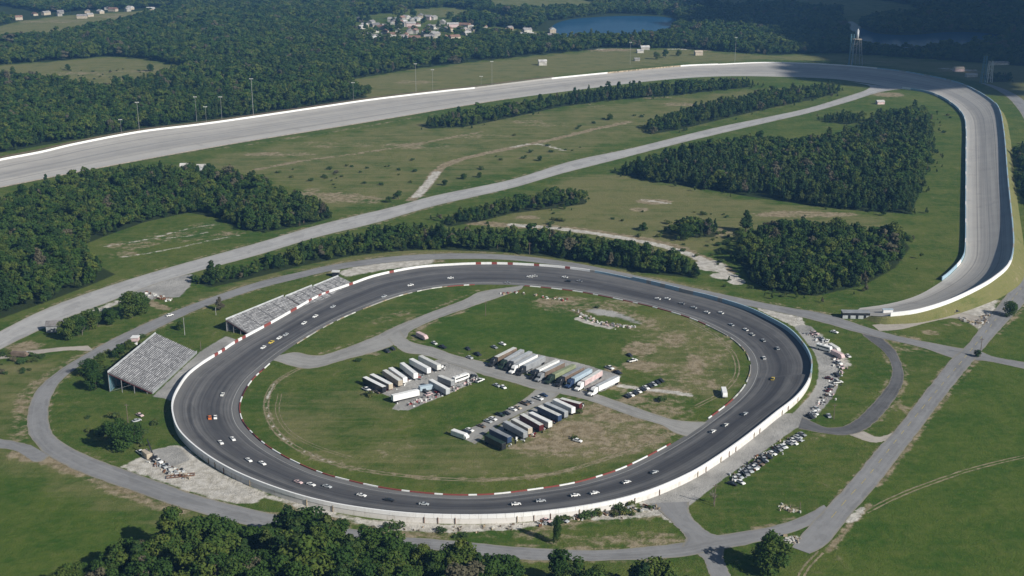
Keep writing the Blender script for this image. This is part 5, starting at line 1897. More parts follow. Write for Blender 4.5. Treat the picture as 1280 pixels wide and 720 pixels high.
GA = 'trailers of the upper left paddock row'
rowA = [((454, 470), (482, 484), 'dark', 'white', 'low dark open end trailer at the lower end of the short paddock row'),
        ((462, 466), (491, 481), 'tan', 'white', 'second hauler from the olive bush, tan front and white roof'),
        ((479, 461), (502, 476.5), 'tan', 'offwhite', 'third hauler from the olive bush, cream roof'),
        ((488, 459), (506.5, 472), 'white', 'white', 'fourth hauler from the olive bush, short with bright white roof'),
        ((501, 452), (521, 467.5), 'white', 'white', 'fifth hauler from the olive bush, plain white'),
        ((512, 447), (538, 461), 'white', 'white', 'sixth hauler from the olive bush, long white roof'),
        ((523, 443), (551, 457), 'offwhite', 'offwhite', 'last hauler of the short row, nearest the paddock road bend')]
for a, b, bo, rf_, lab in rowA:
    roof_vehicle('box_trailer', a, b, lab, body=bo, roof=rf_, group='haulers of the short paddock row')
roof_vehicle('box_trailer', (490, 494), (523, 486.5), 'broad white box trailer standing sideways at the corner of the paddock', body='white', roof='white', z=4.1)
roof_vehicle('car_trailer', (524, 483), (541, 480), 'pale blue rounded trailer behind the broad white box trailer', z=3, base=8.4, body='paleblue', roof='paleblue')
roof_vehicle('box_trailer', (538, 474), (560, 486), 'white roofed trailer with a red pickup beside it in the lower paddock row', body='silver', roof='white')
roof_vehicle('box_trailer', (549, 469), (566, 475.5), 'short grey sided trailer in the lower paddock row', body='grey', roof='offwhite')
roof_vehicle('motorhome', (566, 472), (586, 465), 'white motorhome with dark windows beside the paddock road', z=3.3, base=9.2, body='white')
rowC = [((644, 434), (620, 446), 'brown', 'offwhite', 'dark', 'pale roofed hauler with brown sides first in the long paddock row by the grass'),
        ((653, 436.5), (632, 449), 'grey', 'silver', 'green', 'grey hauler second in the long paddock row'),
        ((664, 438.5), (639, 451.5), 'grey', 'silver', 'dark', 'grey hauler third in the long paddock row, dark cab'),
        ((673, 441), (643, 456.5), 'white', 'silver', 'white', 'pale hauler fourth in the long paddock row, white cab'),
        ((681, 444), (654, 457.5), 'grey', 'silver', 'dark', 'grey hauler fifth in the long paddock row'),
        ((698, 449), (671, 462), 'white', 'offwhite', 'dark', 'white hauler with dark cab sixth in the long paddock row'),
        ((704, 452), (679, 464.5), 'brown', 'silver', 'grey', 'brown sided hauler seventh in the long paddock row'),
        ((719, 454.5), (690, 468), 'olive', 'olive', 'green', 'olive green hauler in the long paddock row'),
        ((728, 458), (704, 470.5), 'brown', 'grey', 'dark', 'grey roofed brown hauler next to the olive green one'),
        ((738, 460.5), (716, 472.5), 'paleblue', 'paleblue', 'blue', 'pale blue grey hauler with dark blue cab'),
        ((753, 461), (726, 477), 'pink', 'offwhite', 'white', 'long white roofed hauler with pinkish lit side'),
        ((772, 469.5), (746, 482), 'white', 'silver', 'white', 'silver white hauler at the bare earth end of the long row')]
for a, b, bo, rf_, cb, lab in rowC:
    roof_vehicle('race_hauler', a, b, lab, body=bo, roof=rf_, cab=cb, group='haulers of the long paddock row')
rowD = [((614, 535), (637, 546), 'blue', 'grey', 'blue sided trailer near the corner of the lower paddock lane', 'box_trailer'),
        ((608, 543), (630, 554), 'dark', 'green', 'dark trailer with green roof at the corner of the lower paddock lane', 'box_trailer'),
        ((631, 526), (657, 540), 'grey', 'silver', 'silver roofed grey trailer in the lower paddock row', 'box_trailer'),
        ((641, 523), (663, 535), 'tan', 'offwhite', 'cream roofed trailer in the lower paddock row', 'box_trailer'),
        ((652, 517), (677, 531), 'maroon', 'offwhite', 'pale roofed maroon sided trailer in the lower paddock row', 'box_trailer'),
        ((663, 515), (688, 527), 'offwhite', 'white', 'pale trailer with white roof in the lower paddock row', 'box_trailer'),
        ((674, 507), (700, 519), 'blue', 'offwhite', 'white roofed trailer with deep blue side', 'box_trailer'),
        ((682, 503), (708, 514.5), 'grey', 'silver', 'grey roofed trailer beside the deep blue sided one', 'box_trailer'),
        ((693, 498.5), (717, 509.5), 'white', 'white', 'plain white trailer second from the paddock road', 'box_trailer'),
        ((701, 497.5), (726, 504), 'maroon', 'offwhite', 'pale roofed maroon trailer nearest the paddock road', 'box_trailer')]
for a, b, bo, rf_, lab, kd in rowD:
    roof_vehicle(kd, a, b, lab, body=bo, roof=rf_, group='trailers of the lower paddock row')
# cars along the paddock lane
for x, y, c, kd, lab in [(577, 540, 'dark', 'pickup_truck', 'black pickup at the open end of the paddock lane'), (569, 545, 'white', 'car_trailer', 'flat white trailer behind the black pickup'),
                         (582, 537, 'white', 'parked_car', 'white car beside the black pickup'), (597, 532, 'brown', 'parked_car', 'brown car on the grass edge of the paddock lane'), (605, 526, 'silver', 'parked_car', 'silver car on the grass edge of the paddock lane'),
                         (611, 523, 'white', 'parked_car', 'white car third along the grass edge of the paddock lane'), (620, 518, 'green', 'pickup_truck', 'dark green pickup on the grass edge of the paddock lane'), (628, 516, 'dark', 'parked_car', 'black car beside the dark green pickup'),
                         (636, 511, 'white', 'parked_car', 'white car with dark shadow halfway along the paddock lane'), (642, 509, 'tan', 'parked_car', 'tan car halfway along the paddock lane'), (651, 504, 'brown', 'pickup_truck', 'brown pickup on the upper part of the paddock lane'),
                         (657, 502, 'grey', 'parked_car', 'grey car on the upper part of the paddock lane'), (668, 497.5, 'white', 'pickup_truck', 'white pickup parked where the lane meets the paddock road'), (675, 493.5, 'blue', 'parked_car', 'dark blue car at the corner of the paddock road')]:
    pos, yaw, L = pair((x, y), (x + 10, y + 3.5))
    vehicle(kd, pos, yaw, lab, body=c, group='cars along the paddock lane')
# tight row of ten cars
cols = ['dark', 'white', 'dark', 'white', 'dark', 'white', 'dark', 'silver', 'dark', 'dark']
labs = ['black car at the road end of the tight row of ten', 'white car beside the black end car of the tight row', 'black car between the first two white cars of the tight row', 'second white car of the tight row of ten', 'black car in the middle of the tight row, road side', 'third white car of the tight row of ten', 'black car beside the silver one, road side, in the tight row', 'silver car of the tight row of ten', 'black car beside the silver one, far side, in the tight row', 'black car at the grass end of the tight row of ten']
for k in range(10):
    x, y = 780 + k * 4.7, 494.5 - k * 2.2
    pos, yaw, L = pair((x, y), (x + 8, y + 4.4))
    vehicle('parked_car', pos, yaw, labs[k], body=cols[k], group='tight row of ten parked cars')
for x, y, dx, dy, c, kd, lab in [(458, 488, 14, 6, 'white', 'pickup_truck', 'white pickup at the lower end of the short trailer row'), (472, 491, 12, 5, 'brown', 'parked_car', 'brown car beside the olive bush'), (527, 423, 10, 5, 'pink', 'car_trailer', 'faded pink trailer at the edge of the infield grass'),
                                 (543, 430, 10, 5, 'offwhite', 'parked_car', 'dusty white car on the grass above the paddock road'), (553, 435, 12, 4, 'dark', 'pickup_truck', 'second dark pickup above the paddock road'), (585, 437, 8, 6, 'dark', 'parked_car', 'black car on the grass above the paddock road'),
                                 (597, 444, 10, 5, 'dark', 'pickup_truck', 'black pickup beside the first hauler of the long row'), (587, 448, 10, 4, 'silver', 'parked_car', 'silver car at the paddock road edge'), (628, 431, 9, 3, 'white', 'parked_car', 'white car at the grass end of the long hauler row'), (618, 435, 9, 4, 'grey', 'parked_car', 'grey car behind the first hauler of the long row'),
                                 (772, 467, 10, 4, 'dark', 'pickup_truck', 'black pickup nosed up behind the silver white hauler'), (762, 461, 10, 4, 'white', 'pickup_truck', 'white pickup behind the long white roofed hauler'), (791, 452, 10, -2, 'white', 'pickup_truck', 'white pickup alone on the tan infield earth'), (787, 445, 6, 4, 'dark', 'parked_car', 'small black car alone on the infield grass'),
                                 (491, 437, 6, 4, 'dark', 'parked_car', 'black car in the small cluster at the infield junction'), (484, 440, 6, 4, 'dark', 'pickup_truck', 'dark pickup in the small cluster at the infield junction'), (600, 477, 12, -5, 'white', 'pickup_truck', 'white pickup at the grass edge below the motorhome'), (621, 483, 10, 4, 'silver', 'parked_car', 'silver car on the infield lawn'),
                                 (629, 485, 8, 5, 'white', 'parked_car', 'white car on the infield lawn'), (590, 472, 10, -3, 'dark', 'pickup_truck', 'black pickup beside the white motorhome'), (905, 494, 2, 8, 'white', 'car_trailer', 'white trailer alone near the inner edge of the oval'), (722, 552, 8, 2, 'white', 'parked_car', 'white car alone on the lower infield earth'),
                                 (549, 490, 12, -4, 'red', 'pickup_truck', 'red pickup in the lower paddock row'), (530, 490, 10, 4, 'dark', 'pickup_truck', 'dark pickup in front of the pale blue trailer'), (536, 494, 9, -3, 'pink', 'parked_car', 'faded pink car in the lower paddock row')]:
    pos, yaw, L = pair((x - dx / 2, y - dy / 2), (x + dx / 2, y + dy / 2))
    vehicle(kd, pos, yaw, lab, body=c)
# vehicles on the rough ground outside the oval
for x, y, dx, dy, c, kd, lab in [(1018, 418, 16, 4, 'pink', 'pickup_truck', 'faded pink pickup on the rough ground above the curved drive'), (1027, 425, 12, 8, 'silver', 'pickup_truck', 'silver pickup beside the faded pink one'), (1034, 427, 4, -6, 'white', 'parked_car', 'white car tucked behind the silver pickup'),
                                 (1030, 438, 14, 4, 'white', 'motorhome', 'white motorhome on the sandy patch outside the oval'), (1042, 438, 10, 6, 'offwhite', 'car_trailer', 'off white trailer beside the white motorhome'), (1046, 446, 8, 4, 'pink', 'car_trailer', 'faded pink trailer on the sandy patch outside the oval'),
                                 (1048, 455, 10, 5, 'white', 'pickup_truck', 'white pickup at the lower end of the sandy patch'), (1052, 460, 6, 5, 'pink', 'parked_car', 'faded pink car next to the lower white pickup'), (1046, 470, 8, 6, 'dark', 'pickup_truck', 'black pickup below the sandy patch'),
                                 (1036, 474, 10, 2, 'maroon', 'parked_car', 'maroon car at the end of the gravel strip'), (1047, 479, 12, -1, 'offwhite', 'pickup_truck', 'low pale pickup below the maroon car'), (1038, 485, 8, -3, 'dark', 'parked_car', 'black car on the grass side of the gravel strip'),
                                 (1036, 489, 8, -3, 'maroon', 'parked_car', 'dark red car on the grass side of the gravel strip'), (1018, 518, 10, 4, 'white', 'parked_car', 'white car where the gravel strip meets the paved apron'), (1013, 522, 8, 5, 'dark', 'pickup_truck', 'black pickup where the gravel strip meets the paved apron'), (1020, 512, 8, 4, 'silver', 'parked_car', 'silver car where the gravel strip meets the paved apron'),
                                 (1043, 416, 8, 2, 'white', 'parked_car', 'white car alone on the grass inside the curved drive'), (1060, 446, 6, 4, 'offwhite', 'parked_car', 'off white car on the grass beside the sandy patch'), (1036, 521, 4, 6, 'silver', 'parked_car', 'silver car on the grass by the triangular fence'),
                                 (1195, 391, 10, -3, 'dark', 'pickup_truck', 'dark pickup on the pale lot under the banked turn'), (1252, 361, 14, -3, 'white', 'pickup_truck', 'white pickup on the verge outside the banked turn'), (1246, 366, 8, 3, 'dark', 'parked_car', 'dark car on the verge outside the banked turn'),
                                 (198, 578, 12, 6, 'white', 'pickup_truck', 'white pickup within the scrap yard beside the oval wall'), (176, 567, 10, 6, 'white', 'pickup_truck', 'white pickup at the grass edge of the scrap yard'), (205, 584, 8, 6, 'silver', 'parked_car', 'silver car within the scrap yard beside the oval wall'),
                                 (212, 395, 8, -2, 'white', 'parked_car', 'white car in the paved lot by the link road'), (175, 520, 7, 3, 'pink', 'parked_car', 'faded pink car on the lawn below the large grandstand'), (171, 527, 7, -2, 'silver', 'parked_car', 'silver car on the lawn below the large grandstand'), (24, 446, 14, 1, 'brown', 'car_trailer', 'brown trailer on the dusty ground by the link road'), (34, 443, 10, 2, 'silver', 'parked_car', 'silver car beside the brown trailer'),
                                 (700, 646, 8, 4, 'dark', 'pickup_truck', 'black pickup in the scrap strip below the oval wall'), (705, 652, 8, 3, 'silver', 'parked_car', 'silver car in the scrap strip below the oval wall'), (683, 652, 8, 3, 'pink', 'parked_car', 'faded pink car in the scrap strip below the oval wall')]:
    pos, yaw, L = pair((x - dx / 2, y - dy / 2), (x + dx / 2, y + dy / 2))
    vehicle(kd, pos, yaw, lab, body=c)
# row of parked cars along the paved apron
GP = 'cars parked in a row beside the paved apron'
cl = ['grey', 'dark', 'silver', 'dark', 'white', 'grey', 'dark', 'brown', 'offwhite', 'dark', 'silver', 'maroon', 'dark', 'grey', 'white', 'dark', 'pink', 'grey', 'dark', 'silver', 'white', 'dark', 'grey', 'blue', 'offwhite', 'dark', 'white', 'silver', 'dark', 'grey']
for k, c in enumerate(cl):
    t = k / (len(cl) - 1)
    x = np.interp(t, [0, .5, 1], [928, 962, 999]) + random.uniform(-.8, .8)
    y = np.interp(t, [0, .5, 1], [591, 565, 541]) + random.uniform(-.8, .8)
    pos, yaw, L = pair((x, y), (x + 8, y + 5))
    if k % 5 in (1, 3):
        continue
    kd = random.choice(('parked_car', 'parked_car', 'pickup_truck'))
    third = 'lower end' if t < .33 else 'middle' if t < .67 else 'upper end'
    vehicle(kd, pos, yaw + random.uniform(-.35, .35), '%s %s in the row beside the paved apron, %s' % ({'dark': 'black', 'offwhite': 'off white', 'pink': 'faded pink'}.get(c, c), 'car' if kd == 'parked_car' else 'pickup', third), body=c, group=GP)
for x, y, c, nm in [(915, 598, 'white', 'white'), (920, 595, 'silver', 'silver'), (911, 604, 'dark', 'black'), (922, 602, 'white', 'second white'), (988, 553, 'white', 'third white'), (994, 549, 'silver', 'second silver')]:
    pos, yaw, L = pair((x, y), (x + 8, y + 4))
    vehicle('parked_car', pos, yaw + random.uniform(-.6, .6), '%s car standing askew off the row beside the paved apron' % nm, body=c, group='cars standing askew off the row')

# race cars on the oval
race = [(262, 523, 'orange', 'orange', 'entering the bend below the large grandstand'), (269, 522.5, 'white', 'white', 'hugging the orange car below the large grandstand'), (278, 494, 'offwhite', 'dusty white', 'climbing past the large grandstand'), (267, 483, 'silver', 'silver', 'level with the middle of the large grandstand'),
        (276, 554, 'white', 'white', 'in the pack leaving the grandstand bend, high lane'), (291, 549.5, 'white', 'white', 'in the pack leaving the grandstand bend, low lane'), (298, 555, 'silver', 'silver', 'right behind the low lane white car'), (313, 566, 'grey', 'grey', 'in the low lane between two white cars'), (301, 568, 'silver', 'dull silver', 'in the middle lane of the grandstand bend'),
        (311, 576, 'white', 'white', 'on the high lane above the scrap yard'), (328, 580, 'white', 'white', 'passing below the infield kerb bend'), (344, 589.5, 'offwhite', 'off white', 'trailing the faded pink car'), (351, 595, 'silver', 'silver', 'tucked behind the faded pink car'), (373, 603.5, 'pink', 'faded pink', 'leading out of the grandstand bend'), (389, 606.5, 'white', 'white', 'just ahead of the faded pink car'),
        (409, 609, 'silver', 'silver', 'at the start of the near straight'), (419, 614, 'white', 'white', 'low on the near straight start'), (452, 620, 'white', 'white', 'alone on the near straight above the treetops'), (487, 626, 'dark', 'black', 'on the near straight'), (530, 631, 'silver', 'silver', 'on the near straight mid-wall'), (573, 632, 'offwhite', 'off white', 'halfway along the near straight'),
        (645, 631, 'white', 'white', 'at the end of the near straight'), (676, 627, 'silver', 'silver', 'rising from the near straight'), (719, 620, 'white', 'white', 'nose to nose with another below the tan earth'), (723, 622.5, 'white', 'pure white', 'second of the touching pair below the tan earth'), (743, 617, 'white', 'white', 'just past the touching pair'), (756, 611.5, 'silver', 'silver', 'on the low lane past the touching pair'), (783, 603.5, 'white', 'bright white', 'leading up from the near straight'),
        (818, 591, 'silver', 'silver', 'crossing the pole shadow on the oval'), (891, 540, 'white', 'white', 'below the paddock road gap'), (907, 532, 'offwhite', 'off white', 'just above the paddock road gap'), (931, 518, 'silver', 'silver', 'high lane past the paddock road gap'),
        (966, 474, 'yellow', 'yellow', 'in the far bend by the dark wall'), (984, 453.5, 'white', 'white', 'high against the dark wall of the bend'), (955, 448, 'white', 'white', 'on the low line of the far bend'), (972, 436, 'silver', 'silver', 'high lane of the far bend'), (954, 426, 'silver', 'silver', 'in the groove of the far bend'), (963, 461, 'grey', 'grey', 'low behind the white car of the far bend'),
        (940, 418.5, 'offwhite', 'off white', 'second of the line entering the far bend'), (932, 412.5, 'white', 'white', 'first of the line entering the far bend'), (919, 402.5, 'white', 'white', 'high of the pair entering the far bend'), (914, 406.5, 'silver', 'silver', 'low of the pair entering the far bend'), (901, 391.5, 'white', 'white', 'just past the bluish wall start'), (883.5, 391, 'white', 'bright white', 'beside the infield tip'),
        (867, 385, 'silver', 'silver', 'approaching the bluish wall'), (852, 380, 'grey', 'grey', 'on the back stretch by the sand track'), (834, 374, 'white', 'white', 'on the back stretch by the tree belt end'), (822, 374, 'white', 'dull white', 'behind another on the back stretch'),
        (655, 346, 'white', 'white', 'leading the tight back stretch trio'), (662, 346.5, 'white', 'white', 'middle of the tight back stretch trio'), (668, 345.5, 'offwhite', 'off white', 'last of the tight back stretch trio'), (686, 348, 'silver', 'silver', 'alone behind the back stretch trio'), (706, 347, 'white', 'white', 'high lane where the wall turns bluish'), (710, 352, 'dark', 'black', 'low lane where the wall turns bluish'), (724, 352, 'grey', 'grey', 'beside the bluish wall start on the back stretch'),
        (614, 342, 'silver', 'silver', 'opposite the infield road mouth, high lane'), (634, 354, 'grey', 'small grey', 'right at the infield road mouth'), (563, 348, 'white', 'white', 'on the back stretch before the infield road mouth'), (513, 357, 'white', 'white', 'past the long grandstand end'),
        (480, 371, 'silver', 'silver', 'level with the far end of the grandstands'), (416, 384, 'silver', 'silver', 'beside the smallest grandstand section'), (394, 396, 'white', 'white', 'in front of the middle grandstand section'), (380, 404.5, 'white', 'small white', 'in front of the gap between grandstands'), (366, 411.5, 'offwhite', 'off white', 'in front of the long grandstand section'), (357, 419, 'silver', 'silver', 'low lane before the long grandstand section'), (349, 423, 'white', 'white', 'leading the group before the long grandstand section'), (339, 428.5, 'yellow', 'yellow', 'in the group before the long grandstand section'), (329, 435, 'white', 'bright white', 'at the dark open end of the long grandstand')]
RC_SKIP = {3, 6, 7, 8, 11, 12, 16, 20, 24, 26, 33, 37, 40, 48, 51, 55, 63}
for k, (x, y, c, nm, where) in enumerate(race):
    if k in RC_SKIP:
        continue
    p, u, i = oval_point(x, y)
    tg = (O_IN[(i + 4) % NO] - O_IN[(i - 4) % NO]) * (1 - u) + (O_OUT[(i + 4) % NO] - O_OUT[(i - 4) % NO]) * u
    t = Vector((tg[0], tg[1], 0)).normalized()
    t = (Matrix.Rotation(random.uniform(-.06, .06), 3, 'Z') @ t)
    r = Vector((*(O_OUT[i] - O_IN[i]), 0)).normalized()
    slope = BANK / np.linalg.norm(O_OUT[i] - O_IN[i])
    up = Vector((-r.x * slope, -r.y * slope, 1)).normalized()
    y_ = up.cross(t).normalized()
    t2 = y_.cross(up)
    R = Matrix((t2, y_, up)).transposed().to_4x4()
    mw = Matrix.Translation((p[0], p[1], p[2] + .04)) @ R @ Matrix.Scale(.84, 4)
    vehicle('race_car', None, 0, '%s race car %s' % (nm, where), body=c, mat3=mw, group='race cars running on the oval')
by_parent = {}
for o in bpy.data.objects:
    if o.parent is not None:
        by_parent.setdefault(o.parent, []).append(o)
finish_vehicles()

# ------------------------------------------------------------------ poles, towers, sheds, houses, scrap
def light_pole(x, y, h, label, group=None, arms=1):
    o = empty('light_pole', label, 'light pole', group, tuple(P(x, y)))
    link('shaft', MB().bar((0, 0, -.2), (0, 0, h), max(.14, h * .0065), 6, max(.09, h * .004)).mesh('shaft', M['pole']), o)
    hd = MB()
    hd.bar((-1.6 * arms, 0, h - .3), (1.6 * arms, 0, h - .3), .12, 4)
    link('crossarm', hd.mesh('crossarm', M['pole']), o)
    lm = MB().box(-.5, .5, -.35, .35, h - .2, h + .55).mesh('lamp_head', M['offwhite'])
    for q in (-1.5 * arms, 0, 1.5 * arms):
        link('lamp_head', lm, o).location = (q, 0, 0)
    return o


for x, y0, y1, lab in [(152, 150, 168, 'short light pole behind the back straight at its near end'), (174.5, 129, 166, 'tall light pole behind the back straight near the clearing'), (246, 122, 152, 'tall light pole second along the back straight'), (258, 134, 153, 'thin short pole beside the second tall light pole'), (277.5, 122, 150, 'tall light pole third along the back straight'), (317, 100, 148, 'very tall thin pole in the trees behind the back straight'), (442, 104, 126, 'light pole by the forest corner behind the back straight'), (520, 81, 116, 'tall pole with a long arm in the field behind the back straight'), (541, 88, 114, 'plain tall pole beside the long armed pole'), (601.5, 96, 109, 'shorter pole in the field fence line'), (615, 78, 107, 'tall thin pole in the field beyond the back straight'), (787.5, 54, 81, 'tall pole beyond the brown gap in the wall'), (918.5, 48, 78, 'thin pole beyond the far white wall')]:
    b = P(x, y1)
    h = (y1 - y0) * math.hypot(b[1], CAM_H) / FPX / math.cos(math.atan(CAM_H / b[1]))
    light_pole(x, y1, float(h), lab, 'light poles behind the back straight')
for x, y0, y1, lab in [(231, 397, 419, 'utility pole on the grass above the large grandstand'), (270, 384, 394, 'short white post on the verge behind the long grandstand'), (893, 606, 633, 'pole beside the bare tree off the paved apron'), (607, 377, 395, 'leaning post on the infield grass edge'), (662, 303, 318, 'utility pole in front of the tree belt'), (622, 297, 311, 'utility pole within the tree belt'), (1225, 423, 446, 'utility pole at the main road junction'), (1042, 505, 524, 'pole at the triangle of fence right of the oval'), (1000, 628, 636, 'short post on the verge of the main road bend'), (251, 426, 437, 'short pole near the dark end of the long grandstand'), (160, 505, 528, 'pole on the lawn below the large grandstand')]:
    b = P(x, y1)
    h = float((y1 - y0) * math.hypot(b[1], CAM_H) / FPX / math.cos(math.atan(CAM_H / b[1])))
    o = empty('utility_pole', lab, 'pole', None, tuple(b))
    link('shaft', MB().bar((0, 0, -.2), (0, 0, h), .2, 6, .13).mesh('shaft', M['pole'] if x in (231, 270) else M['wood']), o)
    if h > 6:
        link('crossarm', MB().box(-1.1, 1.1, -.08, .08, h - .9, h - .7).mesh('crossarm', M['wood']), o)


def tower(x, y0, y1, w0, w1, label, tank, mat):
    b = P(x, y1)
    h = float((y1 - y0) * math.hypot(b[1], CAM_H) / FPX / math.cos(math.atan(CAM_H / b[1])))
    o = empty('water_tower' if tank else 'mast', label, 'tower', None, tuple(b))
    top = h * (.70 if tank else 1.0)
    legs = []
    for sx_s, sy_s in ((-1, -1), (1, -1), (1, 1), (-1, 1)):
        a, c = Vector((sx_s * w0, sy_s * w0, 0)), Vector((sx_s * w1, sy_s * w1, top))
        link('leg', MB().bar(a, c, .55, 6, .4).mesh('leg', mat), o)
        legs.append((a, c))
    for k in range(1, 5):
        t = k / 5
        m = MB()
        for q in range(4):
            a = legs[q][0].lerp(legs[q][1], t)
            c = legs[(q + 1) % 4][0].lerp(legs[(q + 1) % 4][1], t)
            m.bar(a, c, .16, 4)
            c2 = legs[(q + 1) % 4][0].lerp(legs[(q + 1) % 4][1], min(1, t + .2))
            m.bar(a, c2, .1, 4)
        link('brace', m.mesh('brace', mat), o)
    if tank:
        link('walkway', MB().cyl((0, 0, top - .4), w1 * 1.5, .8, 14).mesh('walkway', M['tan']), o)
        link('tank', MB().cyl((0, 0, top + .4), w1 * .42, (h - top) * .72, 14).mesh('tank', M['silver'], True), o)
        link('tank_roof', MB().cyl((0, 0, top + .4 + (h - top) * .72), w1 * .46, (h - top) * .2, 14, 'z', .4).mesh('tank_roof', M['silver']), o)
        link('riser_pipe', MB().bar((0, 0, 0), (0, 0, top), .4, 8).mesh('riser_pipe', mat), o)
    return o


tower(1069, 37, 81, 8.5, 4.6, 'tall slim steel tower with a small tank behind the far turn', True, M['steel'])
tower(1236, 77, 103, 3.2, 2.2, 'bright lattice mast beyond the top of the banked turn', False, M['offwhite'])
tower(1228.5, 71, 104, 3.0, 1.6, 'darker lattice mast beside the bright one', False, M['teal'])
tower(1063, 44, 81, 2.5, 2.0, 'thin dark mast beside the steel water tower', False, M['teal'])


def house(x, y, L, W, h, yaw, wall, roof, label, group):
    o = empty('house', label, 'house', group, tuple(P(x, y)))
    o.rotation_euler = (0, 0, yaw)
    link('body', MB().box(-L / 2, L / 2, -W / 2, W / 2, -.05, h).mesh('body', M['house_wall' if wall in ('white', 'offwhite') else wall]), o)
    r = h + W * .32
    rm_ = MB().add([(-L / 2 - .5, -W / 2 - .5, h), (L / 2 + .5, -W / 2 - .5, h), (L / 2 + .5, W / 2 + .5, h), (-L / 2 - .5, W / 2 + .5, h), (-L / 2 - .5, 0, r), (L / 2 + .5, 0, r)],
                   [(0, 1, 5, 4), (2, 3, 4, 5), (0, 4, 3), (1, 2, 5), (3, 2, 1, 0)])
    link('roof', rm_.mesh('roof', M['house_roof' if roof in ('white', 'offwhite', 'silver') else roof]), o)


r = random.Random(5)
WN = {'white': 'pale', 'offwhite': 'off white', 'tan': 'tan', 'pink': 'pale pink'}
for k in range(84):
    x, y = r.uniform(446, 592), r.uniform(22, 52)
    if k > 70:
        x, y = r.uniform(590, 700), r.uniform(36, 47)
    if y < 26 and x < 500:
        continue
    w = r.choice(('white', 'offwhite', 'offwhite', 'tan', 'pink'))
    rf_ = r.choice(('white', 'offwhite', 'roof_red', 'roof_grey', 'roof_grey', 'roof_red', 'silver'))
    house(x, y, r.uniform(11, 22), r.uniform(8, 12), r.uniform(4, 7), r.uniform(0, 3.14), w, rf_, '%s house with %s roof in the settlement among the far woods' % (WN[w], {'white': 'pale', 'offwhite': 'pale', 'roof_red': 'reddish', 'roof_grey': 'grey', 'silver': 'metal'}[rf_]), 'houses of the settlement among the woods')
for x, y in [(8, 23), (20, 22), (45, 20), (52, 19), (70, 19.5), (78, 18.5), (96, 20), (103, 17.5), (115, 17), (120, 14.5), (129, 12), (146, 12), (152, 11), (158, 11.5), (164, 11), (170, 10), (187, 11)]:
    w = r.choice(('white', 'offwhite', 'tan', 'tan'))
    x, y = x + r.uniform(-7, 7), y + r.uniform(-1.5, 4)
    house(x, y, r.uniform(10, 20), r.uniform(8, 11), r.uniform(4, 6), r.uniform(-1.5, 1.5), w, r.choice(('roof_red', 'roof_grey', 'offwhite')), '%s house on the far side of the hazy green field' % WN[w], 'houses beside the hazy far field')
for x, y, L, W, h, w, rf_, lab in [(806, 62, 14, 9, 4, 'white', 'offwhite', 'pale roofed shed in the yard beyond the back straight'), (800, 66, 10, 7, 3.5, 'white', 'silver', 'small metal roofed shed in the yard beyond the back straight'), (796, 76, 8, 6, 3, 'offwhite', 'offwhite', 'tiny pale shed beside the tall pole beyond the wall'), (873, 69, 12, 8, 5, 'tan', 'tan', 'tan shed beyond the far white wall'), (866, 60, 20, 6, 3, 'pink', 'roof_red', 'long low reddish roofed building beyond the yard'), (678, 81.5, 12, 8, 6, 'offwhite', 'silver', 'lone pale hut in the field beyond the back straight'), (233, 212, 10, 7, 4, 'offwhite', 'offwhite', 'pale hut under the trees beside the back straight'), (251, 213, 9, 6, 4, 'silver', 'silver', 'grey hut under the trees beside the back straight'), (1198, 89, 14, 8, 4, 'pink', 'tan', 'pinkish shed on the bare ground past the banked turn'), (1214, 96, 16, 6, 3, 'offwhite', 'offwhite', 'low pale shed beside the two lattice masts'), (1250, 81, 26, 7, 3, 'offwhite', 'silver', 'long pale shed beyond the bright lattice mast'), (1100, 130, 9, 6, 3, 'pink', 'offwhite', 'small pink hut where the link road meets the turn'), (72, 413, 11, 7, 4, 'grey', 'roof_grey', 'grey shed under the trees between the two roads'), (658, 46, 26, 9, 5, 'offwhite', 'offwhite', 'pale farm building left of the far lake'), (690, 47, 22, 9, 5, 'tan', 'roof_grey', 'grey roofed farm building near the far lake'), (566, 34, 22, 10, 6, 'pink', 'white', 'large pale roofed building at the edge of the settlement'), (243, 126, 9, 7, 6, 'white', 'white', 'small white building in the wood behind the back straight'), (1112, 388.5, 0, 0, 0, '', '', '')]:
    if L:
        house(x, y, L, W, h, .15, w, rf_, lab, None)
# white end block of the speedway wall
eb = empty('wall_end_block', 'white block closing the end of the speedway wall', 'block', loc=tuple(P(1109, 395)))
link('body', bevel_mesh(MB().box(-3, 3, -.9, .9, 0, 4.2), 'body', M['wall_white'], .2), eb)
link('cap', MB().box(-3.2, 3.2, -1.1, 1.1, 4.2, 4.45).mesh('cap', M['paleblue']), eb)

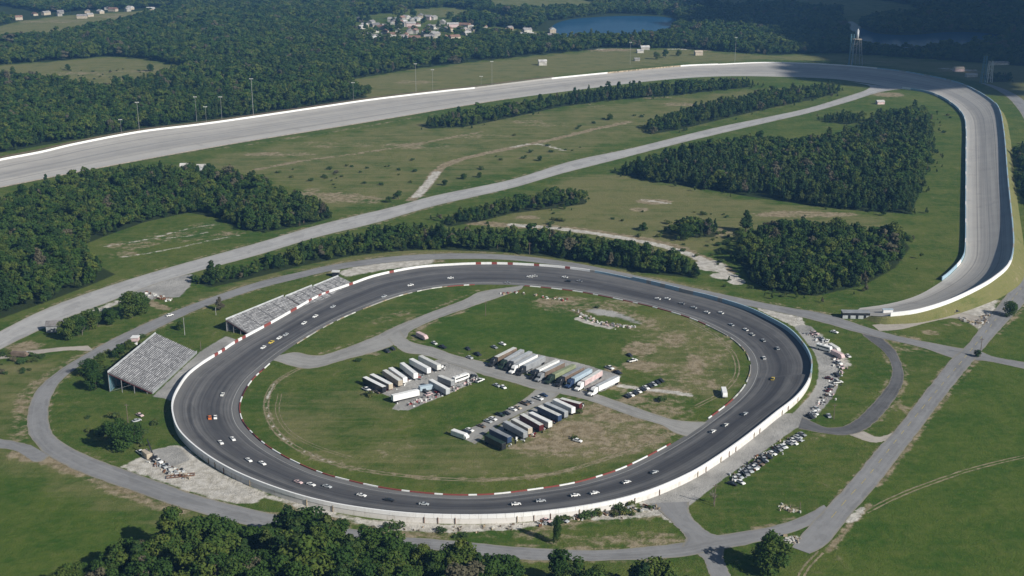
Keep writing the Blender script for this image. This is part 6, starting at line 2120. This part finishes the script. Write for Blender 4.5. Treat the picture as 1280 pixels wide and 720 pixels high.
# scrap: heaps of boards, tyres and crates nobody could count
def scrap(name, px, n, label, smin=.4, smax=2.0, mats=('offwhite', 'concrete', 'grey', 'dark', 'rust', 'tan', 'wood', 'silver')):
    w = smooth(PL(px), 4)[:, :2]
    r = np.random.default_rng(n + int(px[0][0]))
    s = arclen(w)
    v, f, mi = [], [], []
    for k in range(n):
        q = r.uniform(0, s[-1])
        c = np.array([np.interp(q, s, w[:, 0]), np.interp(q, s, w[:, 1])]) + r.normal(0, 1.5, 2)
        a, b, h = r.uniform(smin, smax) * (1.6 if k % 3 == 0 else 1), r.uniform(smin, smax) * .6, r.uniform(.2, 1.1)
        m = MB().box(-a / 2, a / 2, -b / 2, b / 2, -.05, h, r.uniform(0, .15) * a, 0)
        t = r.uniform(0, 6.28)
        k0 = len(v)
        for x, y, z in m.v:
            v.append((c[0] + x * math.cos(t) - y * math.sin(t), c[1] + x * math.sin(t) + y * math.cos(t), z))
        f += [tuple(i + k0 for i in q_) for q_ in m.f]
        mi += [int(r.integers(0, len(mats)))] * 6
    me = mk_mesh(name, v, f, [M[q] for q in mats])
    me.polygons.foreach_set('material_index', mi)
    tag(link(name, me), label, kind='stuff')


scrap('scrap_heap', [(188, 574), (205, 584), (220, 590), (236, 598)], 90, 'heap of scrap, crates and boards between ring road and oval wall')
scrap('scrap_strip', [(672, 655), (700, 650), (735, 644), (775, 640), (822, 634)], 130, 'strip of broken boards and weeds below the oval wall', mats=('offwhite', 'concrete', 'stain', 'wood', 'green', 'rust', 'grey'))
scrap('roadside_clutter', [(918, 600), (950, 576), (975, 558), (1000, 546)], 150, 'clutter of tyres, crates and gear beside the parked row', .3, 1.4)
scrap('campsite_clutter', [(1010, 415), (1030, 432), (1048, 452), (1046, 475), (1030, 500), (1012, 523)], 170, 'clutter of coolers, boxes and gear on the rough ground outside the oval', .3, 1.6, ('offwhite', 'white', 'pink', 'dark', 'grey', 'brown', 'silver'))
scrap('rubble_heap', [(720, 388), (735, 398), (760, 406), (795, 410)], 110, 'grey rubble heap on the upper infield', .4, 1.8, ('grey', 'concrete', 'stain', 'brown', 'pink', 'offwhite'))
scrap('kerb_debris', [(620, 368), (650, 366), (690, 372), (710, 377)], 40, 'loose red and white blocks behind the upper infield kerb', .4, 1.6, ('wall_red', 'offwhite', 'stain'))
scrap('paddock_gear', [(460, 492), (490, 484), (525, 470), (556, 459)], 110, 'pit carts and gear in front of the short paddock row', .3, 1.3, ('dark', 'grey', 'white', 'red', 'brown', 'black'))
scrap('pit_gear', [(505, 508), (540, 497), (575, 484), (600, 472)], 120, 'pit carts, tyres and crates along the lower paddock edge', .3, 1.3, ('dark', 'grey', 'white', 'red', 'offwhite', 'black', 'pink'))
scrap('hauler_gear', [(630, 556), (660, 545), (700, 523), (728, 508)], 120, 'gear and tyres in front of the lower paddock trailers', .3, 1.2, ('dark', 'grey', 'white', 'red', 'maroon', 'black'))
scrap('row_gear', [(622, 455), (660, 466), (700, 478), (745, 490)], 90, 'gear and tyres at the cabs of the long hauler row', .3, 1.2, ('dark', 'black', 'white', 'grey', 'blue'))
scrap('lot_debris', [(185, 366), (200, 372), (215, 376)], 50, 'broken boards on the old paved lot by the link road', .5, 2.2, ('wood', 'rust', 'concrete', 'offwhite'))
scrap('verge_debris', [(1200, 398), (1222, 405), (1236, 392)], 60, 'rubble on the pale lot beside the main road', .5, 2.2, ('concrete', 'stain', 'brown', 'grey'))
scrap('verge_rubble', [(975, 634), (985, 637), (998, 639)], 26, 'pale rubble on the grass verge of the main road bend', .4, 1.3, ('concrete', 'tan', 'stain'))
scrap('fork_rubble', [(986, 676), (1000, 675)], 22, 'sandy rubble in the tip of the road fork', .3, 1.1, ('concrete', 'tan', 'stain'))
scrap('wall_debris', [(655, 655), (640, 660), (560, 664), (480, 660)], 40, 'small stones and boards on the pale strip below the oval wall', .2, .8, ('concrete', 'stain', 'wood'))
# long flatbed frame lying in the scrap yard
fb = empty('trailer_frame', 'rusty empty trailer frame lying in the scrap yard', 'trailer', loc=tuple(P(226, 596)))
fb.rotation_euler = (0, 0, .25)
link('frame_rail', MB().box(-6, 6, -1.2, -1.0, .5, .8).mesh('frame_rail', M['rust']), fb)
link('frame_rail', MB().box(-6, 6, 1.0, 1.2, .5, .8).mesh('frame_rail', M['rust']), fb)
cmsh = MB().box(-.12, .12, -1.0, 1.0, .5, .75).mesh('crossbar', M['rust'])
for q in np.linspace(-5.8, 5.8, 7):
    link('crossbar', cmsh, fb).location = (q, 0, 0)
ct = empty('rusted_container', 'tan rusted container at the head of the scrap yard', 'box', loc=tuple(P(184, 571)))
ct.rotation_euler = (0, 0, -.9)
link('body', bevel_mesh(MB().box(-3.2, 3.2, -1.4, 1.4, .1, 2.6), 'body', M['tan'], .1), ct)
link('door', MB().box(-3.28, -3.2, -1.2, 1.2, .3, 2.4).mesh('door', M['rust']), ct)
cb = empty('loading_boom', 'long dark boom leaning over the scrap yard', 'boom', loc=tuple(P(193, 574)))
link('boom', MB().bar((0, 0, .2), (-4, 5, 7.5), .45, 5, .25).mesh('boom', M['dark']), cb)
link('base', MB().box(-1.2, 1.2, -1, 1, 0, 1.4).mesh('base', M['dark']), cb)

# ------------------------------------------------------------------ clouds beyond the frame whose shade falls on the far turn
def cloud(name, targets, alt, label):
    r = np.random.default_rng(11)
    ico = []
    bm = bmesh.new()
    bmesh.ops.create_icosphere(bm, subdivisions=1, radius=1)
    iv = np.array([v.co[:] for v in bm.verts])
    jf = np.array([[v.index for v in f.verts] for f in bm.faces])
    bm.free()
    vs, fs = [], []
    k = 0
    off = np.array(sdir) / sdir.z * alt
    for (x, y, rx, ry, n, s0, s1) in targets:
        c = P(x, y)
        ax = P(x + rx, y)[0] - c[0]
        ay = (P(x, y - ry)[1] - P(x, y + ry)[1]) / 2
        for _ in range(n):
            d = r.normal(0, .5, 2)
            p = np.array((c[0] + d[0] * ax, c[1] + d[1] * ay, 0)) + off + (0, 0, r.uniform(-60, 60))
            s = r.uniform(s0, s1)
            vs.append(p + iv * s * r.uniform(.8, 1.2, 3))
            fs.append(jf + k)
            k += len(iv)
    m, nt, b = new_mat('cloud_vapour')
    b.inputs['Base Color'].default_value = (.85, .87, .9, 1)
    o = link(name, mk_mesh(name, np.vstack(vs), np.vstack(fs), m, smooth_shade=True))
    tag(o, label, kind='stuff')


cloud('cloud', [(1210, 28, 210, 30, 640, 60, 140), (1190, 66, 120, 12, 260, 35, 80), (1112, 94, 62, 11, 190, 20, 40)], 900.0, 'broken white cloud high over the plain')

# ------------------------------------------------------------------ summer haze
hz = MB().box(-5200, 5200, -60, 8800, -1.0, 262.0).mesh('haze')
hm = bpy.data.materials.new('haze')
hm.use_nodes = True
hn = hm.node_tree
for q in list(hn.nodes):
    if q.type != 'OUTPUT_MATERIAL':
        hn.nodes.remove(q)
pv = hn.nodes.new('ShaderNodeVolumePrincipled')
pv.inputs['Color'].default_value = (0.22, 0.52, 1.0, 1)
pv.inputs['Density'].default_value = 0.000065
hn.links.new(pv.outputs[0], hn.nodes['Material Output'].inputs['Volume'])
hz.materials.append(hm)
tag(link('haze', hz), 'thin blue summer haze over the plain', kind='stuff')
